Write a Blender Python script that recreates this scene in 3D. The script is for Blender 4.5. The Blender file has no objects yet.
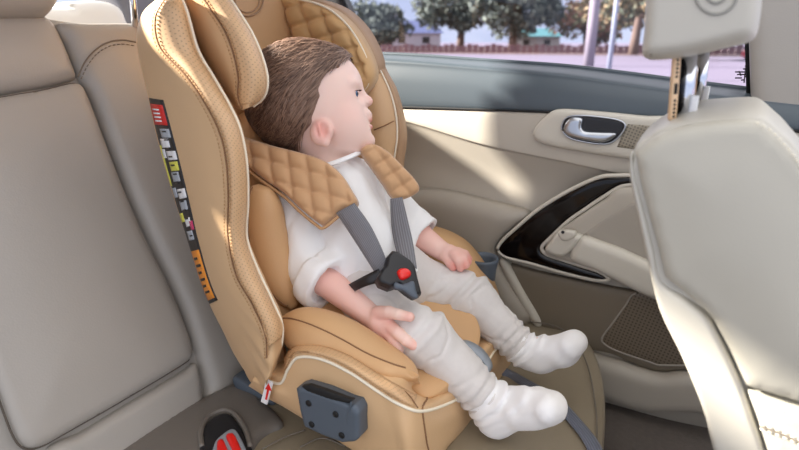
import bpy, bmesh, math, random
import numpy as np
from mathutils import Vector, Matrix, Euler
from mathutils.geometry import delaunay_2d_cdt
random.seed(7); np.random.seed(7)
scn = bpy.context.scene
COL = scn.collection

# ------------------------------------------------------------------ camera
CAMZ = 0.72
FPX = 540.0
YAW, PITCH = math.radians(30.4), math.radians(18.9)
cam_d = bpy.data.cameras.new('camera'); cam = bpy.data.objects.new('camera', cam_d); COL.objects.link(cam)
cam.location = (0, 0, CAMZ); cam.rotation_euler = (math.pi/2-PITCH, 0, YAW)
cam_d.sensor_width = 36; cam_d.lens = 36*FPX/799.0; cam_d.clip_start = 0.02; cam_d.clip_end = 400
cam_d.dof.use_dof = True; cam_d.dof.focus_distance = 0.8; cam_d.dof.aperture_fstop = 4.5
scn.camera = cam
_m = np.array(Euler(cam.rotation_euler).to_matrix())
R_, U_, F_ = _m[:, 0], _m[:, 1], -_m[:, 2]
C0 = np.array([0, 0, CAMZ])

def ray(px, py):
    px = np.asarray(px, float); py = np.asarray(py, float)
    return FPX*F_ + (px-399.5)[..., None]*R_ + (225-py)[..., None]*U_
def P(px, py, Y):
    d = ray(px, py); return C0 + d*(np.asarray(Y, float)/d[..., 1])[..., None]
def PX(px, py, X):
    d = ray(px, py); return C0 + d*(np.asarray(X, float)/d[..., 0])[..., None]
def PZ(px, py, Z):
    d = ray(px, py); return C0 + d*((np.asarray(Z, float)-CAMZ)/d[..., 2])[..., None]
def plane(p0, n):
    p0 = np.array(p0, float); n = np.array(n, float)
    def f(px, py):
        d = ray(px, py); return C0 + d*(((p0-C0)@n)/(d@n))[..., None]
    return f
def plane3(a, b, c):
    return plane(a, np.cross(np.array(b)-a, np.array(c)-a))
def yplane(Y): return lambda px, py: P(px, py, Y)
def proj(p):
    v = np.asarray(p)-C0; z = v@F_
    return 399.5+FPX*(v@R_)/z, 225-FPX*(v@U_)/z

# ------------------------------------------------------------------ objects
def tag(o, label=None, cat=None, group=None, kind=None):
    if label: o['label'] = label
    if cat: o['category'] = cat
    if group: o['group'] = group
    if kind: o['kind'] = kind
    return o
def empty(name, loc, label=None, cat=None, group=None, kind=None):
    o = bpy.data.objects.new(name, None); COL.objects.link(o); o.location = tuple(float(v) for v in loc)
    o.empty_display_size = 0.05
    return tag(o, label, cat, group, kind)

class MB:
    """collects geometry of one part"""
    def __init__(s): s.v = []; s.f = []; s.uv = []; s.n = 0; s.mi = []
    def add(s, v, f, uv=None, mi=0):
        v = np.asarray(v, float).reshape(-1, 3)
        s.v.append(v)
        for q in f: s.f.append([int(i)+s.n for i in q])
        s.mi += [mi]*len(f)
        s.uv.append(np.zeros((len(v), 2)) if uv is None else np.asarray(uv, float).reshape(-1, 2))
        s.n += len(v)
        return s
    def build(s, name, mats, parent=None, smooth=True, fix=True, label=None, auto=None):
        v = np.concatenate(s.v); uv = np.concatenate(s.uv)
        me = bpy.data.meshes.new(name)
        o = bpy.data.objects.new(name, me); COL.objects.link(o)
        if parent is not None:
            o.parent = parent
            v = v-np.array(world_loc(parent))
        me.from_pydata([tuple(x) for x in v], [], s.f)
        l = me.uv_layers.new(name='UVMap')
        li = np.zeros(len(me.loops), int); me.loops.foreach_get('vertex_index', li)
        l.data.foreach_set('uv', uv[li].astype(np.float32).ravel())
        me.polygons.foreach_set('material_index', s.mi)
        for m in (mats if isinstance(mats, (list, tuple)) else [mats]): me.materials.append(m)
        if fix:
            bm = bmesh.new(); bm.from_mesh(me); bmesh.ops.recalc_face_normals(bm, faces=bm.faces); bm.to_mesh(me); bm.free()
        me.polygons.foreach_set('use_smooth', [smooth]*len(me.polygons))
        if auto is not None:
            try: me.set_sharp_from_angle(angle=math.radians(auto))
            except Exception: pass
        me.update()
        if label: o['label'] = label
        return o
def world_loc(o):
    l = np.zeros(3)
    while o is not None:
        l = l+np.array(o.location); o = o.parent
    return l

# ------------------------------------------------------------------ curves and surfaces
def cr(pts, t, closed=False):
    """Catmull-Rom through pts at parameters t (0..n-1, or 0..n closed)"""
    pts = np.asarray(pts, float); n = len(pts); t = np.asarray(t, float)
    if closed:
        i = np.floor(t).astype(int); u = t-i
        g = lambda k: pts[(i+k) % n]
    else:
        i = np.clip(np.floor(t).astype(int), 0, n-2); u = t-i
        ext = np.concatenate([[2*pts[0]-pts[1]], pts, [2*pts[-1]-pts[-2]]])
        g = lambda k: ext[i+1+k]
    sh = (len(t),)+(1,)*(pts.ndim-1); u = u.reshape(sh)
    p0, p1, p2, p3 = g(-1), g(0), g(1), g(2)
    return 0.5*((2*p1)+(-p0+p2)*u+(2*p0-5*p1+4*p2-p3)*u*u+(-p0+3*p1-3*p2+p3)*u**3)
def smooth_path(pts, n=8, closed=False):
    m = len(pts) if closed else len(pts)-1
    t = np.linspace(0, m, m*n+1)
    if closed: t = t[:-1]
    return cr(pts, t, closed)
def resample(pts, step, closed=False):
    pts = np.asarray(pts, float)
    if closed: pts = np.vstack([pts, pts[:1]])
    L = np.concatenate([[0], np.cumsum(np.linalg.norm(np.diff(pts, axis=0), axis=1))])
    n = max(3, int(round(L[-1]/step)))
    t = np.linspace(0, L[-1], n+1)
    out = np.stack([np.interp(t, L, pts[:, k]) for k in range(pts.shape[1])], 1)
    return out[:-1] if closed else out

def grid_faces(nr, nc, closed=False):
    f = []
    for i in range(nr-1):
        for j in range(nc if closed else nc-1):
            k = (j+1) % nc
            f.append((i*nc+j, i*nc+k, (i+1)*nc+k, (i+1)*nc+j))
    return f
class Surf:
    def __init__(s, ctrl, closed=True):
        s.c = np.asarray(ctrl, float); s.closed = closed
        s.R, s.C = s.c.shape[:2]
    def ev(s, r, c):
        """r, c arrays of the same length"""
        r = np.atleast_1d(np.asarray(r, float)); c = np.atleast_1d(np.asarray(c, float))
        r, c = np.broadcast_arrays(r, c)
        rows = cr(s.c, r.ravel())                       # (N, C, 3)
        out = np.zeros((len(rows), 3))
        n = s.C; i = np.floor(c.ravel()).astype(int); u = (c.ravel()-i)[:, None]
        idx = np.arange(len(rows))
        if s.closed:
            g = lambda k: rows[idx, (i+k) % n]
        else:
            i = np.clip(i, 0, n-2); u = (c.ravel()-i)[:, None]
            ext = np.concatenate([2*rows[:, :1]-rows[:, 1:2], rows, 2*rows[:, -1:]-rows[:, -2:-1]], 1)
            g = lambda k: ext[idx, i+1+k]
        p0, p1, p2, p3 = g(-1), g(0), g(1), g(2)
        return 0.5*((2*p1)+(-p0+p2)*u+(2*p0-5*p1+4*p2-p3)*u*u+(-p0+3*p1-3*p2+p3)*u**3)
    def nrm(s, r, c, toward=None):
        e = 0.02
        a = s.ev(np.clip(r+e, 0, s.R-1), c)-s.ev(np.clip(r-e, 0, s.R-1), c); b = s.ev(r, np.asarray(c)+e)-s.ev(r, np.asarray(c)-e)
        n = np.cross(a, b); n /= np.linalg.norm(n, axis=1)[:, None]+1e-12
        p = s.ev(r, c)
        if toward is None:
            cen = s.c[np.clip(np.round(np.atleast_1d(r)).astype(int), 0, s.R-1)].mean(1); d = p-cen
            # when closed: outward
            sg = np.sign((n*d).sum(1))
        else: sg = np.sign((n*(np.asarray(toward)-p)).sum(1))
        return n*sg[:, None]
    def mesh(s, mb, sr=8, sc=6, caps=True, disp=None, mi=0):
        nr = (s.R-1)*sr+1; ncs = s.C*sc if s.closed else (s.C-1)*sc+1
        rr = np.linspace(0, s.R-1, nr); cc = np.linspace(0, s.C if s.closed else s.C-1, ncs+1)[:-1] if s.closed else np.linspace(0, s.C-1, ncs)
        Rg, Cg = np.meshgrid(rr, cc, indexing='ij')
        p = s.ev(Rg.ravel(), Cg.ravel())
        if disp is not None:
            p = p+s.nrm(Rg.ravel(), Cg.ravel())*disp(Rg.ravel(), Cg.ravel(), p)[:, None]
        pg = p.reshape(nr, ncs, 3)
        mr = pg[nr//2]; du = np.concatenate([[0], np.cumsum(np.linalg.norm(np.diff(mr, axis=0), axis=1))])
        mc = pg.mean(1); dv = np.concatenate([[0], np.cumsum(np.linalg.norm(np.diff(mc, axis=0), axis=1))])
        uv = np.stack(np.meshgrid(dv, du, indexing='ij')[::-1], -1).reshape(-1, 2)
        f = grid_faces(nr, ncs, s.closed)
        if caps and s.closed:
            v = list(p)+[pg[0].mean(0), pg[-1].mean(0)]
            a = nr*ncs
            for j in range(ncs):
                k = (j+1) % ncs
                f.append((a, k, j)); f.append((a+1, (nr-1)*ncs+j, (nr-1)*ncs+k))
            uv = np.vstack([uv, uv[:1], uv[-1:]])
            mb.add(v, f, uv, mi)
        else: mb.add(p, f, uv, mi)
        return mb
    def line(s, rs, cs, off=0.0, n=60):
        t = np.linspace(0, 1, n)
        r = np.interp(t, np.linspace(0, 1, len(rs)), rs); c = np.interp(t, np.linspace(0, 1, len(cs)), cs)
        return s.ev(r, c)+s.nrm(r, c)*off
    def patch(s, mb, r0, r1, c0, c1, off=.0012, n=10, m=4, mi=0):
        rr = np.linspace(r0, r1, n); cc = np.linspace(c0, c1, m)
        Rg, Cg = np.meshgrid(rr, cc, indexing='ij'); Rg = Rg.ravel(); Cg = Cg.ravel()
        nn = s.nrm(Rg, Cg); b = s.ev(Rg, Cg)
        top = b+nn*off; bot = b-nn*.001
        f = grid_faces(n, m)+[[q+n*m for q in g[::-1]] for g in grid_faces(n, m)]
        ring = [j for j in range(m)]+[i*m+m-1 for i in range(1, n)]+[(n-1)*m+j for j in range(m-2, -1, -1)]+[i*m for i in range(n-2, 0, -1)]
        for a, b2 in zip(ring, ring[1:]+ring[:1]): f.append((a, b2, b2+n*m, a+n*m))
        g = b.reshape(n, m, 3); du = np.concatenate([[0], np.cumsum(np.linalg.norm(np.diff(g[:, m//2], axis=0), axis=1))]); dw = np.linalg.norm(g[n//2, 0]-g[n//2, -1])*np.linspace(0, 1, m)
        uv = np.stack(np.meshgrid(du, dw, indexing='ij'), -1).reshape(-1, 2)
        mb.add(np.vstack([top, bot]), f, np.vstack([uv, uv]), mi=mi)
        return mb

def frames(path):
    path = np.asarray(path, float); t = np.gradient(path, axis=0); t /= np.linalg.norm(t, axis=1)[:, None]+1e-12
    n = np.cross(t[0], [0.3, 0.2, 1.0]); n /= np.linalg.norm(n)
    N = []
    for k in range(len(path)):
        n = n-t[k]*(n@t[k]); n /= np.linalg.norm(n)+1e-12; N.append(n.copy())
    N = np.array(N); return t, N, np.cross(t, N)
def tube(mb, path, r, seg=8, mi=0, flat=1.0):
    path = np.asarray(path, float); t, N, B = frames(path)
    r = np.broadcast_to(np.asarray(r, float), (len(path),))
    a = np.linspace(0, 2*math.pi, seg, endpoint=False)
    v = path[:, None]+r[:, None, None]*(np.cos(a)[None, :, None]*N[:, None]+flat*np.sin(a)[None, :, None]*B[:, None])
    n = len(path); f = grid_faces(n, seg, True)
    f.append(tuple(range(seg))[::-1]); f.append(tuple(range((n-1)*seg, n*seg)))
    L = np.concatenate([[0], np.cumsum(np.linalg.norm(np.diff(path, axis=0), axis=1))])
    uv = np.stack(np.meshgrid(L, np.linspace(0, .01, seg), indexing='ij'), -1).reshape(-1, 2)
    return mb.add(v.reshape(-1, 3), f, uv, mi)
def dashes(mb, path, r=.0006, dash=.0035, gap=.002, mi=0):
    """a row of stitches along a path"""
    p = resample(path, dash+gap)
    for a, b in zip(p[:-1], p[1:]):
        d = b-a; tube(mb, [a, a+d*.33, a+d*.62], [r*.7, r, r*.7], 5, mi)
    return mb
def ribbon(mb, L, Rr, thick, n=8, mi=0, m=4):
    """strap between two edge paths"""
    L = smooth_path(L, n); Rr = smooth_path(Rr, n)
    k = len(L); w = np.linspace(0, 1, m)
    g = L[:, None]*(1-w)[None, :, None]+Rr[:, None]*w[None, :, None]
    du = np.gradient(g, axis=0); dv = np.gradient(g, axis=1); nn = np.cross(du, dv); nn /= np.linalg.norm(nn, axis=2)[..., None]+1e-12
    if (nn.mean((0, 1))@(C0-g.mean((0, 1)))) < 0: nn = -nn
    top = g.reshape(-1, 3); bot = (g-nn*thick).reshape(-1, 3)
    f = grid_faces(k, m)+[[q+k*m for q in h[::-1]] for h in grid_faces(k, m)]
    ring = [j for j in range(m)]+[i*m+m-1 for i in range(1, k)]+[(k-1)*m+j for j in range(m-2, -1, -1)]+[i*m for i in range(k-2, 0, -1)]
    for a, b in zip(ring, ring[1:]+ring[:1]): f.append((a, b, b+k*m, a+k*m))
    Ls = np.concatenate([[0], np.cumsum(np.linalg.norm(np.diff(g[:, 0], axis=0), axis=1))])
    W = np.linalg.norm(g[0, 0]-g[0, -1])
    uv = np.stack(np.meshgrid(Ls, w*W, indexing='ij'), -1).reshape(-1, 2)
    return mb.add(np.vstack([top, bot]), f, np.vstack([uv, uv]), mi)

def pillow(mb, outline, S, rise=.01, edge=8., back=.01, step=4., smooth=True, bulge=0., disp=None, mi=0, toward=None, corner=None):
    """a padded panel. outline: traced corner points; S maps them onto the panel's own surface;
    rise: thickness in front, edge: width of the rounded border, back: thickness behind"""
    o = np.asarray(outline, float)
    if smooth: o = smooth_path(o, 8, True)
    o = resample(o, step*.8, True)
    lo, hi = o.min(0), o.max(0)
    def dist(q):
        best = np.full(len(q), 1e9)
        a = o; b = np.roll(o, -1, 0)
        for i in range(len(a)):
            ab = b[i]-a[i]; h = np.clip(((q-a[i])@ab)/(ab@ab+1e-12), 0, 1)
            best = np.minimum(best, np.linalg.norm(q-a[i]-h[:, None]*ab, axis=1))
        return best
    def inside(q):
        c = np.zeros(len(q), bool); a = o; b = np.roll(o, -1, 0)
        for i in range(len(a)):
            cond = ((a[i, 1] > q[:, 1]) != (b[i, 1] > q[:, 1]))
            xx = (b[i, 0]-a[i, 0])*(q[:, 1]-a[i, 1])/(b[i, 1]-a[i, 1]+1e-12)+a[i, 0]
            c ^= cond & (q[:, 0] < xx)
        return c
    pts = []
    ys = np.arange(lo[1], hi[1], step*.87)
    for k, y in enumerate(ys):
        xs = np.arange(lo[0]+(k % 2)*step/2, hi[0], step)
        pts.append(np.stack([xs, np.full(len(xs), y)], 1))
    # extra rings near the border for a round edge
    q = np.concatenate(pts); q = q[inside(q)]; dq = dist(q); q = q[dq > step*.45]
    rings = []
    if edge > 0:
        cen_n = np.roll(o, -1, 0)-np.roll(o, 1, 0); nn = np.stack([-cen_n[:, 1], cen_n[:, 0]], 1); nn /= np.linalg.norm(nn, axis=1)[:, None]+1e-9
        for w in (edge*.06, edge*.22):
            if w < step*.45:
                r1 = o+nn*w
                if not inside(r1[:1])[0] or inside(r1).mean() < .5: r1 = o-nn*w
                k = inside(r1); r1 = r1[k]; r1 = r1[np.abs(dist(r1)-w) < w*.3]; rings.append(r1)
    allp = np.concatenate([o]+[q]+rings)
    n = len(o)
    ed = [(i, (i+1) % n) for i in range(n)]
    res = delaunay_2d_cdt([Vector(p) for p in allp], ed, [], 0, 1e-5)
    vv = np.array([tuple(p) for p in res[0]]); tri = [tuple(t) for t in res[2]]
    cen = np.array([vv[list(t)].mean(0) for t in tri]); keep = inside(cen); tri = [t for t, k in zip(tri, keep) if k]
    d = dist(vv); d[d < 1e-3] = 0
    base = S(vv[:, 0], vv[:, 1])
    e = .5
    nx = np.cross(S(vv[:, 0]+e, vv[:, 1])-S(vv[:, 0]-e, vv[:, 1]), S(vv[:, 0], vv[:, 1]+e)-S(vv[:, 0], vv[:, 1]-e))
    nx /= np.linalg.norm(nx, axis=1)[:, None]+1e-12
    tw = C0 if toward is None else np.array(toward)
    nx *= np.sign((nx*(tw-base)).sum(1))[:, None]
    if edge > 0:
        w = np.clip(d/edge, 0, 1); h = rise*np.sqrt(np.clip(1-(1-w)**2, 0, 1))
    else: h = np.full(len(d), rise)
    if bulge: h = h+bulge*(1-np.exp(-(d/max(d.max()*.5, 1e-6))**2))
    if disp is not None: h = h+disp(vv[:, 0], vv[:, 1], d, base)*(np.clip(d/max(edge*.5, 1e-6), 0, 1) if edge > 0 else 1)
    # border indices
    bnd = {}
    for t in tri:
        for a, b in ((t[0], t[1]), (t[1], t[2]), (t[2], t[0])):
            bnd[(a, b)] = 1
    be = [(a, b) for (a, b) in bnd if (b, a) not in bnd]
    top = base+nx*h[:, None]; N = len(vv)
    bi = sorted({a for e2 in be for a in e2}); mp = {a: N+i for i, a in enumerate(bi)}
    bot = base[bi]-nx[bi]*back
    # uv in metres
    oC = base.mean(0); u = S(np.array([lo.mean()+1]), np.array([hi.mean()]))[0]
    ax = base[np.argmax(vv[:, 0])]-base[np.argmin(vv[:, 0])]; ax /= np.linalg.norm(ax)+1e-9; nm = nx.mean(0); nm /= np.linalg.norm(nm)+1e-9
    ay = np.cross(nm, ax)
    uv = np.stack([(base-oC)@ax, (base-oC)@ay], 1)
    f = [t for t in tri]+[(b, a, mp[a], mp[b]) for a, b in be]
    # back: fan-free copy of the triangulation (flat)
    allb = base-nx*back
    if back > 0:
        mb2v = np.vstack([top, allb]); f = list(tri)+[(t[2]+N, t[1]+N, t[0]+N) for t in tri]+[(b, a, a+N, b+N) for a, b in be]
        mb.add(mb2v, f, np.vstack([uv, uv]), mi)
    else: mb.add(top, tri, uv, mi)
    return mb
def quilt(px, py, ax, ay, s1, s2, depth):
    """diamond quilting"""
    a = (px*ax[0]+py*ax[1])/s1; b = (px*ay[0]+py*ay[1])/s2
    fa = np.abs((a % 1)-.5)*2; fb = np.abs((b % 1)-.5)*2      # 1 at the seams
    return -depth*(np.exp(-((1-fa)*3.4)**1.1)+np.exp(-((1-fb)*3.4)**1.1)*.9)+depth*.4
def rbox(mb, c, half, rot=None, bev=.003, seg=3, mi=0):
    bm = bmesh.new(); bmesh.ops.create_cube(bm, size=2)
    for v in bm.verts: v.co = Vector((v.co.x*half[0], v.co.y*half[1], v.co.z*half[2]))
    if bev > 0: bmesh.ops.bevel(bm, geom=list(bm.edges), offset=bev, segments=seg, profile=.5, affect='EDGES')
    M = np.eye(3) if rot is None else np.asarray(rot, float)
    v = np.array([M@np.array(x.co)+np.asarray(c, float) for x in bm.verts]); bm.verts.index_update()
    f = [[x.index for x in g.verts] for g in bm.faces]; bm.free()
    return mb.add(v, f, v[:, :2], mi)
def axes(x, z):
    """rotation with columns x, y, z"""
    x = np.array(x, float); x /= np.linalg.norm(x); z = np.array(z, float); z = z-x*(x@z); z /= np.linalg.norm(z)
    return np.stack([x, np.cross(z, x), z], 1)
def lathe(mb, prof, c, rot=None, seg=32, mi=0):
    """prof: list of (r, z)"""
    M = np.eye(3) if rot is None else rot; a = np.linspace(0, 2*math.pi, seg, endpoint=False)
    v = []
    for r, z in prof: v += [M@np.array([r*math.cos(t), r*math.sin(t), z])+np.asarray(c, float) for t in a]
    f = grid_faces(len(prof), seg, True)
    f.append(tuple(range(seg))[::-1]); f.append(tuple(range((len(prof)-1)*seg, len(prof)*seg)))
    return mb.add(v, f, mi=mi)

# ------------------------------------------------------------------ implicit surfaces (for bodies)
def cone(p, a, b, ra, rb):
    a = np.asarray(a, float); b = np.asarray(b, float); ab = b-a
    h = np.clip(((p-a)@ab)/(ab@ab+1e-12), 0, 1)
    return np.linalg.norm(p-a-h[:, None]*ab, axis=1)-(ra+(rb-ra)*h)
def ell(p, c, r, M=None):
    q = p-np.asarray(c, float)
    if M is not None: q = q@M
    r = np.asarray(r, float)
    k0 = np.linalg.norm(q/r, axis=1); k1 = np.linalg.norm(q/(r*r), axis=1)
    return k0*(k0-1)/(k1+1e-9)
def smin(a, b, k):
    h = np.clip(.5+.5*(b-a)/k, 0, 1); return b*(1-h)+a*h-k*h*(1-h)
def smax(a, b, k): return -smin(-a, -b, k)
def chain(p, pts, k=.006):
    """pts: list of (xyz, r)"""
    d = None
    for (a, ra), (b, rb) in zip(pts[:-1], pts[1:]):
        c = cone(p, a, b, ra, rb); d = c if d is None else smin(d, c, k)
    return d
def sdf_mesh(mb, fn, lo, hi, h, mi=0, relax=2):
    lo = np.asarray(lo, float); hi = np.asarray(hi, float)
    B = 8; nb = np.ceil((hi-lo)/(h*B)).astype(int); n = nb*B+1
    D = np.ones(tuple(n), np.float32)
    bi = np.stack(np.meshgrid(*[np.arange(k) for k in nb], indexing='ij'), -1).reshape(-1, 3)
    cen = lo+(bi+.5)*B*h
    dc = fn(cen); act = np.abs(dc) < B*h*1.15+.004
    ins = bi[(dc < 0) & ~act]
    for b in ins: D[b[0]*B:b[0]*B+B+1, b[1]*B:b[1]*B+B+1, b[2]*B:b[2]*B+B+1] = -1
    ab = bi[act]; loc = np.stack(np.meshgrid(*[np.arange(B+1)]*3, indexing='ij'), -1).reshape(-1, 3)
    for s in range(0, len(ab), 400):
        blk = ab[s:s+400]; ix = (blk[:, None]*B+loc[None]).reshape(-1, 3)
        D[ix[:, 0], ix[:, 1], ix[:, 2]] = fn(lo+ix*h)
    S = D < 0
    def sl(o): return tuple(slice(o[k], n[k]-1+o[k]) for k in range(3))
    cs = np.zeros(tuple(n-1), np.int8); corners = [(i, j, k) for i in (0, 1) for j in (0, 1) for k in (0, 1)]
    for o in corners: cs += S[sl(o)]
    cell = (cs > 0) & (cs < 8); ci = np.argwhere(cell)
    idm = np.full(tuple(n-1), -1, np.int64); idm[cell] = np.arange(len(ci))
    acc = np.zeros((len(ci), 3)); cnt = np.zeros(len(ci))
    for a in corners:
        for k in range(3):
            if a[k] == 0:
                b = list(a); b[k] = 1
                da = D[tuple((ci+a).T)]; db = D[tuple((ci+b).T)]; m = (da < 0) != (db < 0)
                t = np.where(m, da/np.where(m, da-db, 1), 0)
                pa = (ci+a).astype(float); pa[:, k] += t
                acc[m] += pa[m]; cnt[m] += 1
    v = lo+acc/cnt[:, None]*h
    F = []
    for k in range(3):
        sa = [slice(1, n[q]-1) for q in range(3)]; sb = list(sa); sa[k] = slice(0, n[k]-1); sb[k] = slice(1, n[k])
        A = S[tuple(sa)]; Bm = S[tuple(sb)]
        e = np.argwhere(A != Bm)
        if not len(e): continue
        off = np.ones(3, int); off[k] = 0; g = e+off
        u, w = [(1, 2), (2, 0), (0, 1)][k]
        eu = np.zeros(3, int); eu[u] = 1; ew = np.zeros(3, int); ew[w] = 1
        q = np.stack([idm[tuple((g-eu-ew).T)], idm[tuple((g-ew).T)], idm[tuple(g.T)], idm[tuple((g-eu).T)]], 1)
        fl = ~A[tuple(e.T)]
        q[fl] = q[fl][:, ::-1]; F.append(q)
    F = np.concatenate(F)
    for _ in range(relax):
        s = np.zeros_like(v); c = np.zeros(len(v))
        for a in range(4):
            b = (a+1) % 4
            np.add.at(s, F[:, a], v[F[:, b]]); np.add.at(c, F[:, a], 1)
            np.add.at(s, F[:, b], v[F[:, a]]); np.add.at(c, F[:, b], 1)
        v = v*.5+.5*s/np.maximum(c, 1)[:, None]
    return mb.add(v, F.tolist(), v[:, :2], mi)
def vnoise(p, scale, seed=0):
    """cheap smooth pseudo noise"""
    q = p*scale; r = np.random.RandomState(seed); o = 0
    for k in range(4):
        w = r.normal(size=3); w /= np.linalg.norm(w); w *= (1+.6*k); ph = r.uniform(0, 6.28)
        o = o+np.sin(q@w+ph+1.3*np.sin(q@np.roll(w, 1)*.7+ph*2))/(1+.5*k)
    return o/2.4
WORLD_STRENGTH, SUN_STRENGTH, SUN_DIR, EXPOSURE = 1.05, 13.0, (.85, .30, -.45), 0.72
ROOF0, ROOF1 = -1.0, -.38
# ------------------------------------------------------------------ materials
def srgb(r, g, b):
    f = lambda c: (c/255/12.92) if c/255 <= .04045 else ((c/255+.055)/1.055)**2.4
    return (f(r), f(g), f(b), 1)
def mat(name, color, rough=.5, metal=0., spec=.5, coat=0., sheen=0., trans=0., sss=0., emis=None, estr=0.):
    m = bpy.data.materials.new(name); m.use_nodes = True; b = m.node_tree.nodes['Principled BSDF']
    b.inputs['Base Color'].default_value = color; b.inputs['Roughness'].default_value = rough
    b.inputs['Metallic'].default_value = metal; b.inputs['Specular IOR Level'].default_value = spec
    b.inputs['Coat Weight'].default_value = coat; b.inputs['Sheen Weight'].default_value = sheen
    b.inputs['Transmission Weight'].default_value = trans
    if sss: b.inputs['Subsurface Weight'].default_value = sss; b.inputs['Subsurface Radius'].default_value = (.012, .005, .003); b.inputs['Subsurface Scale'].default_value = .6
    if emis: b.inputs['Emission Color'].default_value = emis; b.inputs['Emission Strength'].default_value = estr
    return m
def N(m, t, **k):
    n = m.node_tree.nodes.new(t)
    for a, v in k.items(): setattr(n, a, v)
    return n
def LK(m, a, b): m.node_tree.links.new(a, b)
def add_bump(m, scale=400, strength=.15, dist=.001, kind='NOISE', stretch=None, coord='Object', var=0.0, vscale=8):
    b = m.node_tree.nodes['Principled BSDF']; tc = N(m, 'ShaderNodeTexCoord'); mp = N(m, 'ShaderNodeMapping')
    LK(m, tc.outputs[coord], mp.inputs[0])
    if stretch: mp.inputs['Scale'].default_value = stretch
    if kind == 'NOISE':
        t = N(m, 'ShaderNodeTexNoise'); t.inputs['Scale'].default_value = scale; t.inputs['Detail'].default_value = 3; out = t.outputs[0]
    elif kind == 'VORONOI':
        t = N(m, 'ShaderNodeTexVoronoi'); t.inputs['Scale'].default_value = scale; out = t.outputs[0]
    LK(m, mp.outputs[0], t.inputs[0])
    bp = N(m, 'ShaderNodeBump'); bp.inputs['Strength'].default_value = strength; bp.inputs['Distance'].default_value = dist
    LK(m, out, bp.inputs['Height']); LK(m, bp.outputs[0], b.inputs['Normal'])
    if var > 0:
        t2 = N(m, 'ShaderNodeTexNoise'); t2.inputs['Scale'].default_value = vscale; t2.inputs['Detail'].default_value = 4
        LK(m, tc.outputs[coord], t2.inputs[0])
        mx = N(m, 'ShaderNodeMix', data_type='RGBA'); c = b.inputs['Base Color'].default_value[:]
        mx.inputs[6].default_value = tuple(x*(1-var) for x in c[:3])+(1,); mx.inputs[7].default_value = tuple(min(1, x*(1+var)) for x in c[:3])+(1,)
        LK(m, t2.outputs[0], mx.inputs[0]); LK(m, mx.outputs[2], b.inputs['Base Color'])
    return m
def leather(name, c, rough=.42, s=.12, var=.04):
    return add_bump(mat(name, c, rough, spec=.45), 420, s, .0008, 'VORONOI', var=var, vscale=12)
def perforated(name, c, spacing=.0042, rad=.2, dark=.35, rough=.45):
    m = mat(name, c, rough); b = m.node_tree.nodes['Principled BSDF']
    uv = N(m, 'ShaderNodeUVMap'); uv.uv_map = 'UVMap'
    vm = N(m, 'ShaderNodeMapping'); vm.inputs['Scale'].default_value = (1/spacing,)*3; vm.inputs['Rotation'].default_value = (0, 0, math.pi/4)
    LK(m, uv.outputs[0], vm.inputs[0])
    fr = N(m, 'ShaderNodeVectorMath', operation='FRACTION'); LK(m, vm.outputs[0], fr.inputs[0])
    ds = N(m, 'ShaderNodeVectorMath', operation='DISTANCE'); LK(m, fr.outputs[0], ds.inputs[0]); ds.inputs[1].default_value = (.5, .5, 0)
    sp = N(m, 'ShaderNodeSeparateXYZ'); LK(m, fr.outputs[0], sp.inputs[0])
    cb = N(m, 'ShaderNodeCombineXYZ'); LK(m, sp.outputs[0], cb.inputs[0]); LK(m, sp.outputs[1], cb.inputs[1]); LK(m, cb.outputs[0], ds.inputs[0])
    lt = N(m, 'ShaderNodeMath', operation='LESS_THAN'); LK(m, ds.outputs['Value'], lt.inputs[0]); lt.inputs[1].default_value = rad
    mx = N(m, 'ShaderNodeMix', data_type='RGBA'); mx.inputs[6].default_value = c; mx.inputs[7].default_value = tuple(x*dark for x in c[:3])+(1,)
    LK(m, lt.outputs[0], mx.inputs[0]); LK(m, mx.outputs[2], b.inputs['Base Color'])
    return m
def webbing(name, c):
    m = mat(name, c, .55, sheen=.2); b = m.node_tree.nodes['Principled BSDF']
    uv = N(m, 'ShaderNodeUVMap'); uv.uv_map = 'UVMap'; w = N(m, 'ShaderNodeTexWave', bands_direction='Y'); w.inputs['Scale'].default_value = 120
    LK(m, uv.outputs[0], w.inputs[0]); bp = N(m, 'ShaderNodeBump'); bp.inputs['Strength'].default_value = .5; bp.inputs['Distance'].default_value = .001
    LK(m, w.outputs[1], bp.inputs['Height']); LK(m, bp.outputs[0], b.inputs['Normal'])
    mx = N(m, 'ShaderNodeMix', data_type='RGBA'); mx.inputs[6].default_value = tuple(x*.75 for x in c[:3])+(1,); mx.inputs[7].default_value = tuple(x*1.2 for x in c[:3])+(1,)
    LK(m, w.outputs[1], mx.inputs[0]); LK(m, mx.outputs[2], b.inputs['Base Color'])
    return m
TAN = srgb(216, 180, 138)
M = {}
M['tan'] = leather('tan_leatherette', TAN, .40)
M['tan_in'] = leather('tan_leatherette_seat', srgb(208, 167, 122), .5)
M['tan_perf'] = perforated('tan_perforated', srgb(210, 172, 130), .0040, .17, .6)
M['tan_quilt'] = add_bump(mat('tan_quilted_fabric', srgb(208, 168, 116), .6, sheen=.2), 700, .2, .0006)
M['pad_quilt'] = add_bump(mat('caramel_quilted_pad', srgb(200, 158, 116), .7, sheen=.3), 700, .25, .0006)
M['cream'] = mat('cream_piping', srgb(245, 236, 215), .5)
M['thread'] = mat('tan_thread', srgb(190, 150, 108), .8)
M['seam'] = mat('brown_seam_thread', srgb(140, 104, 74), .9)  # brown thread for the seam lines
M['thread_dark'] = mat('dark_seam_thread', srgb(92, 84, 76), .9)
M['thread_grey'] = mat('grey_thread', srgb(120, 112, 102), .8)
M['shell'] = mat('grey_brown_shell_fabric', srgb(178, 144, 112), .6)
M['beige'] = leather('greige_leather', srgb(176, 171, 164), .38, var=.03)
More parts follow.
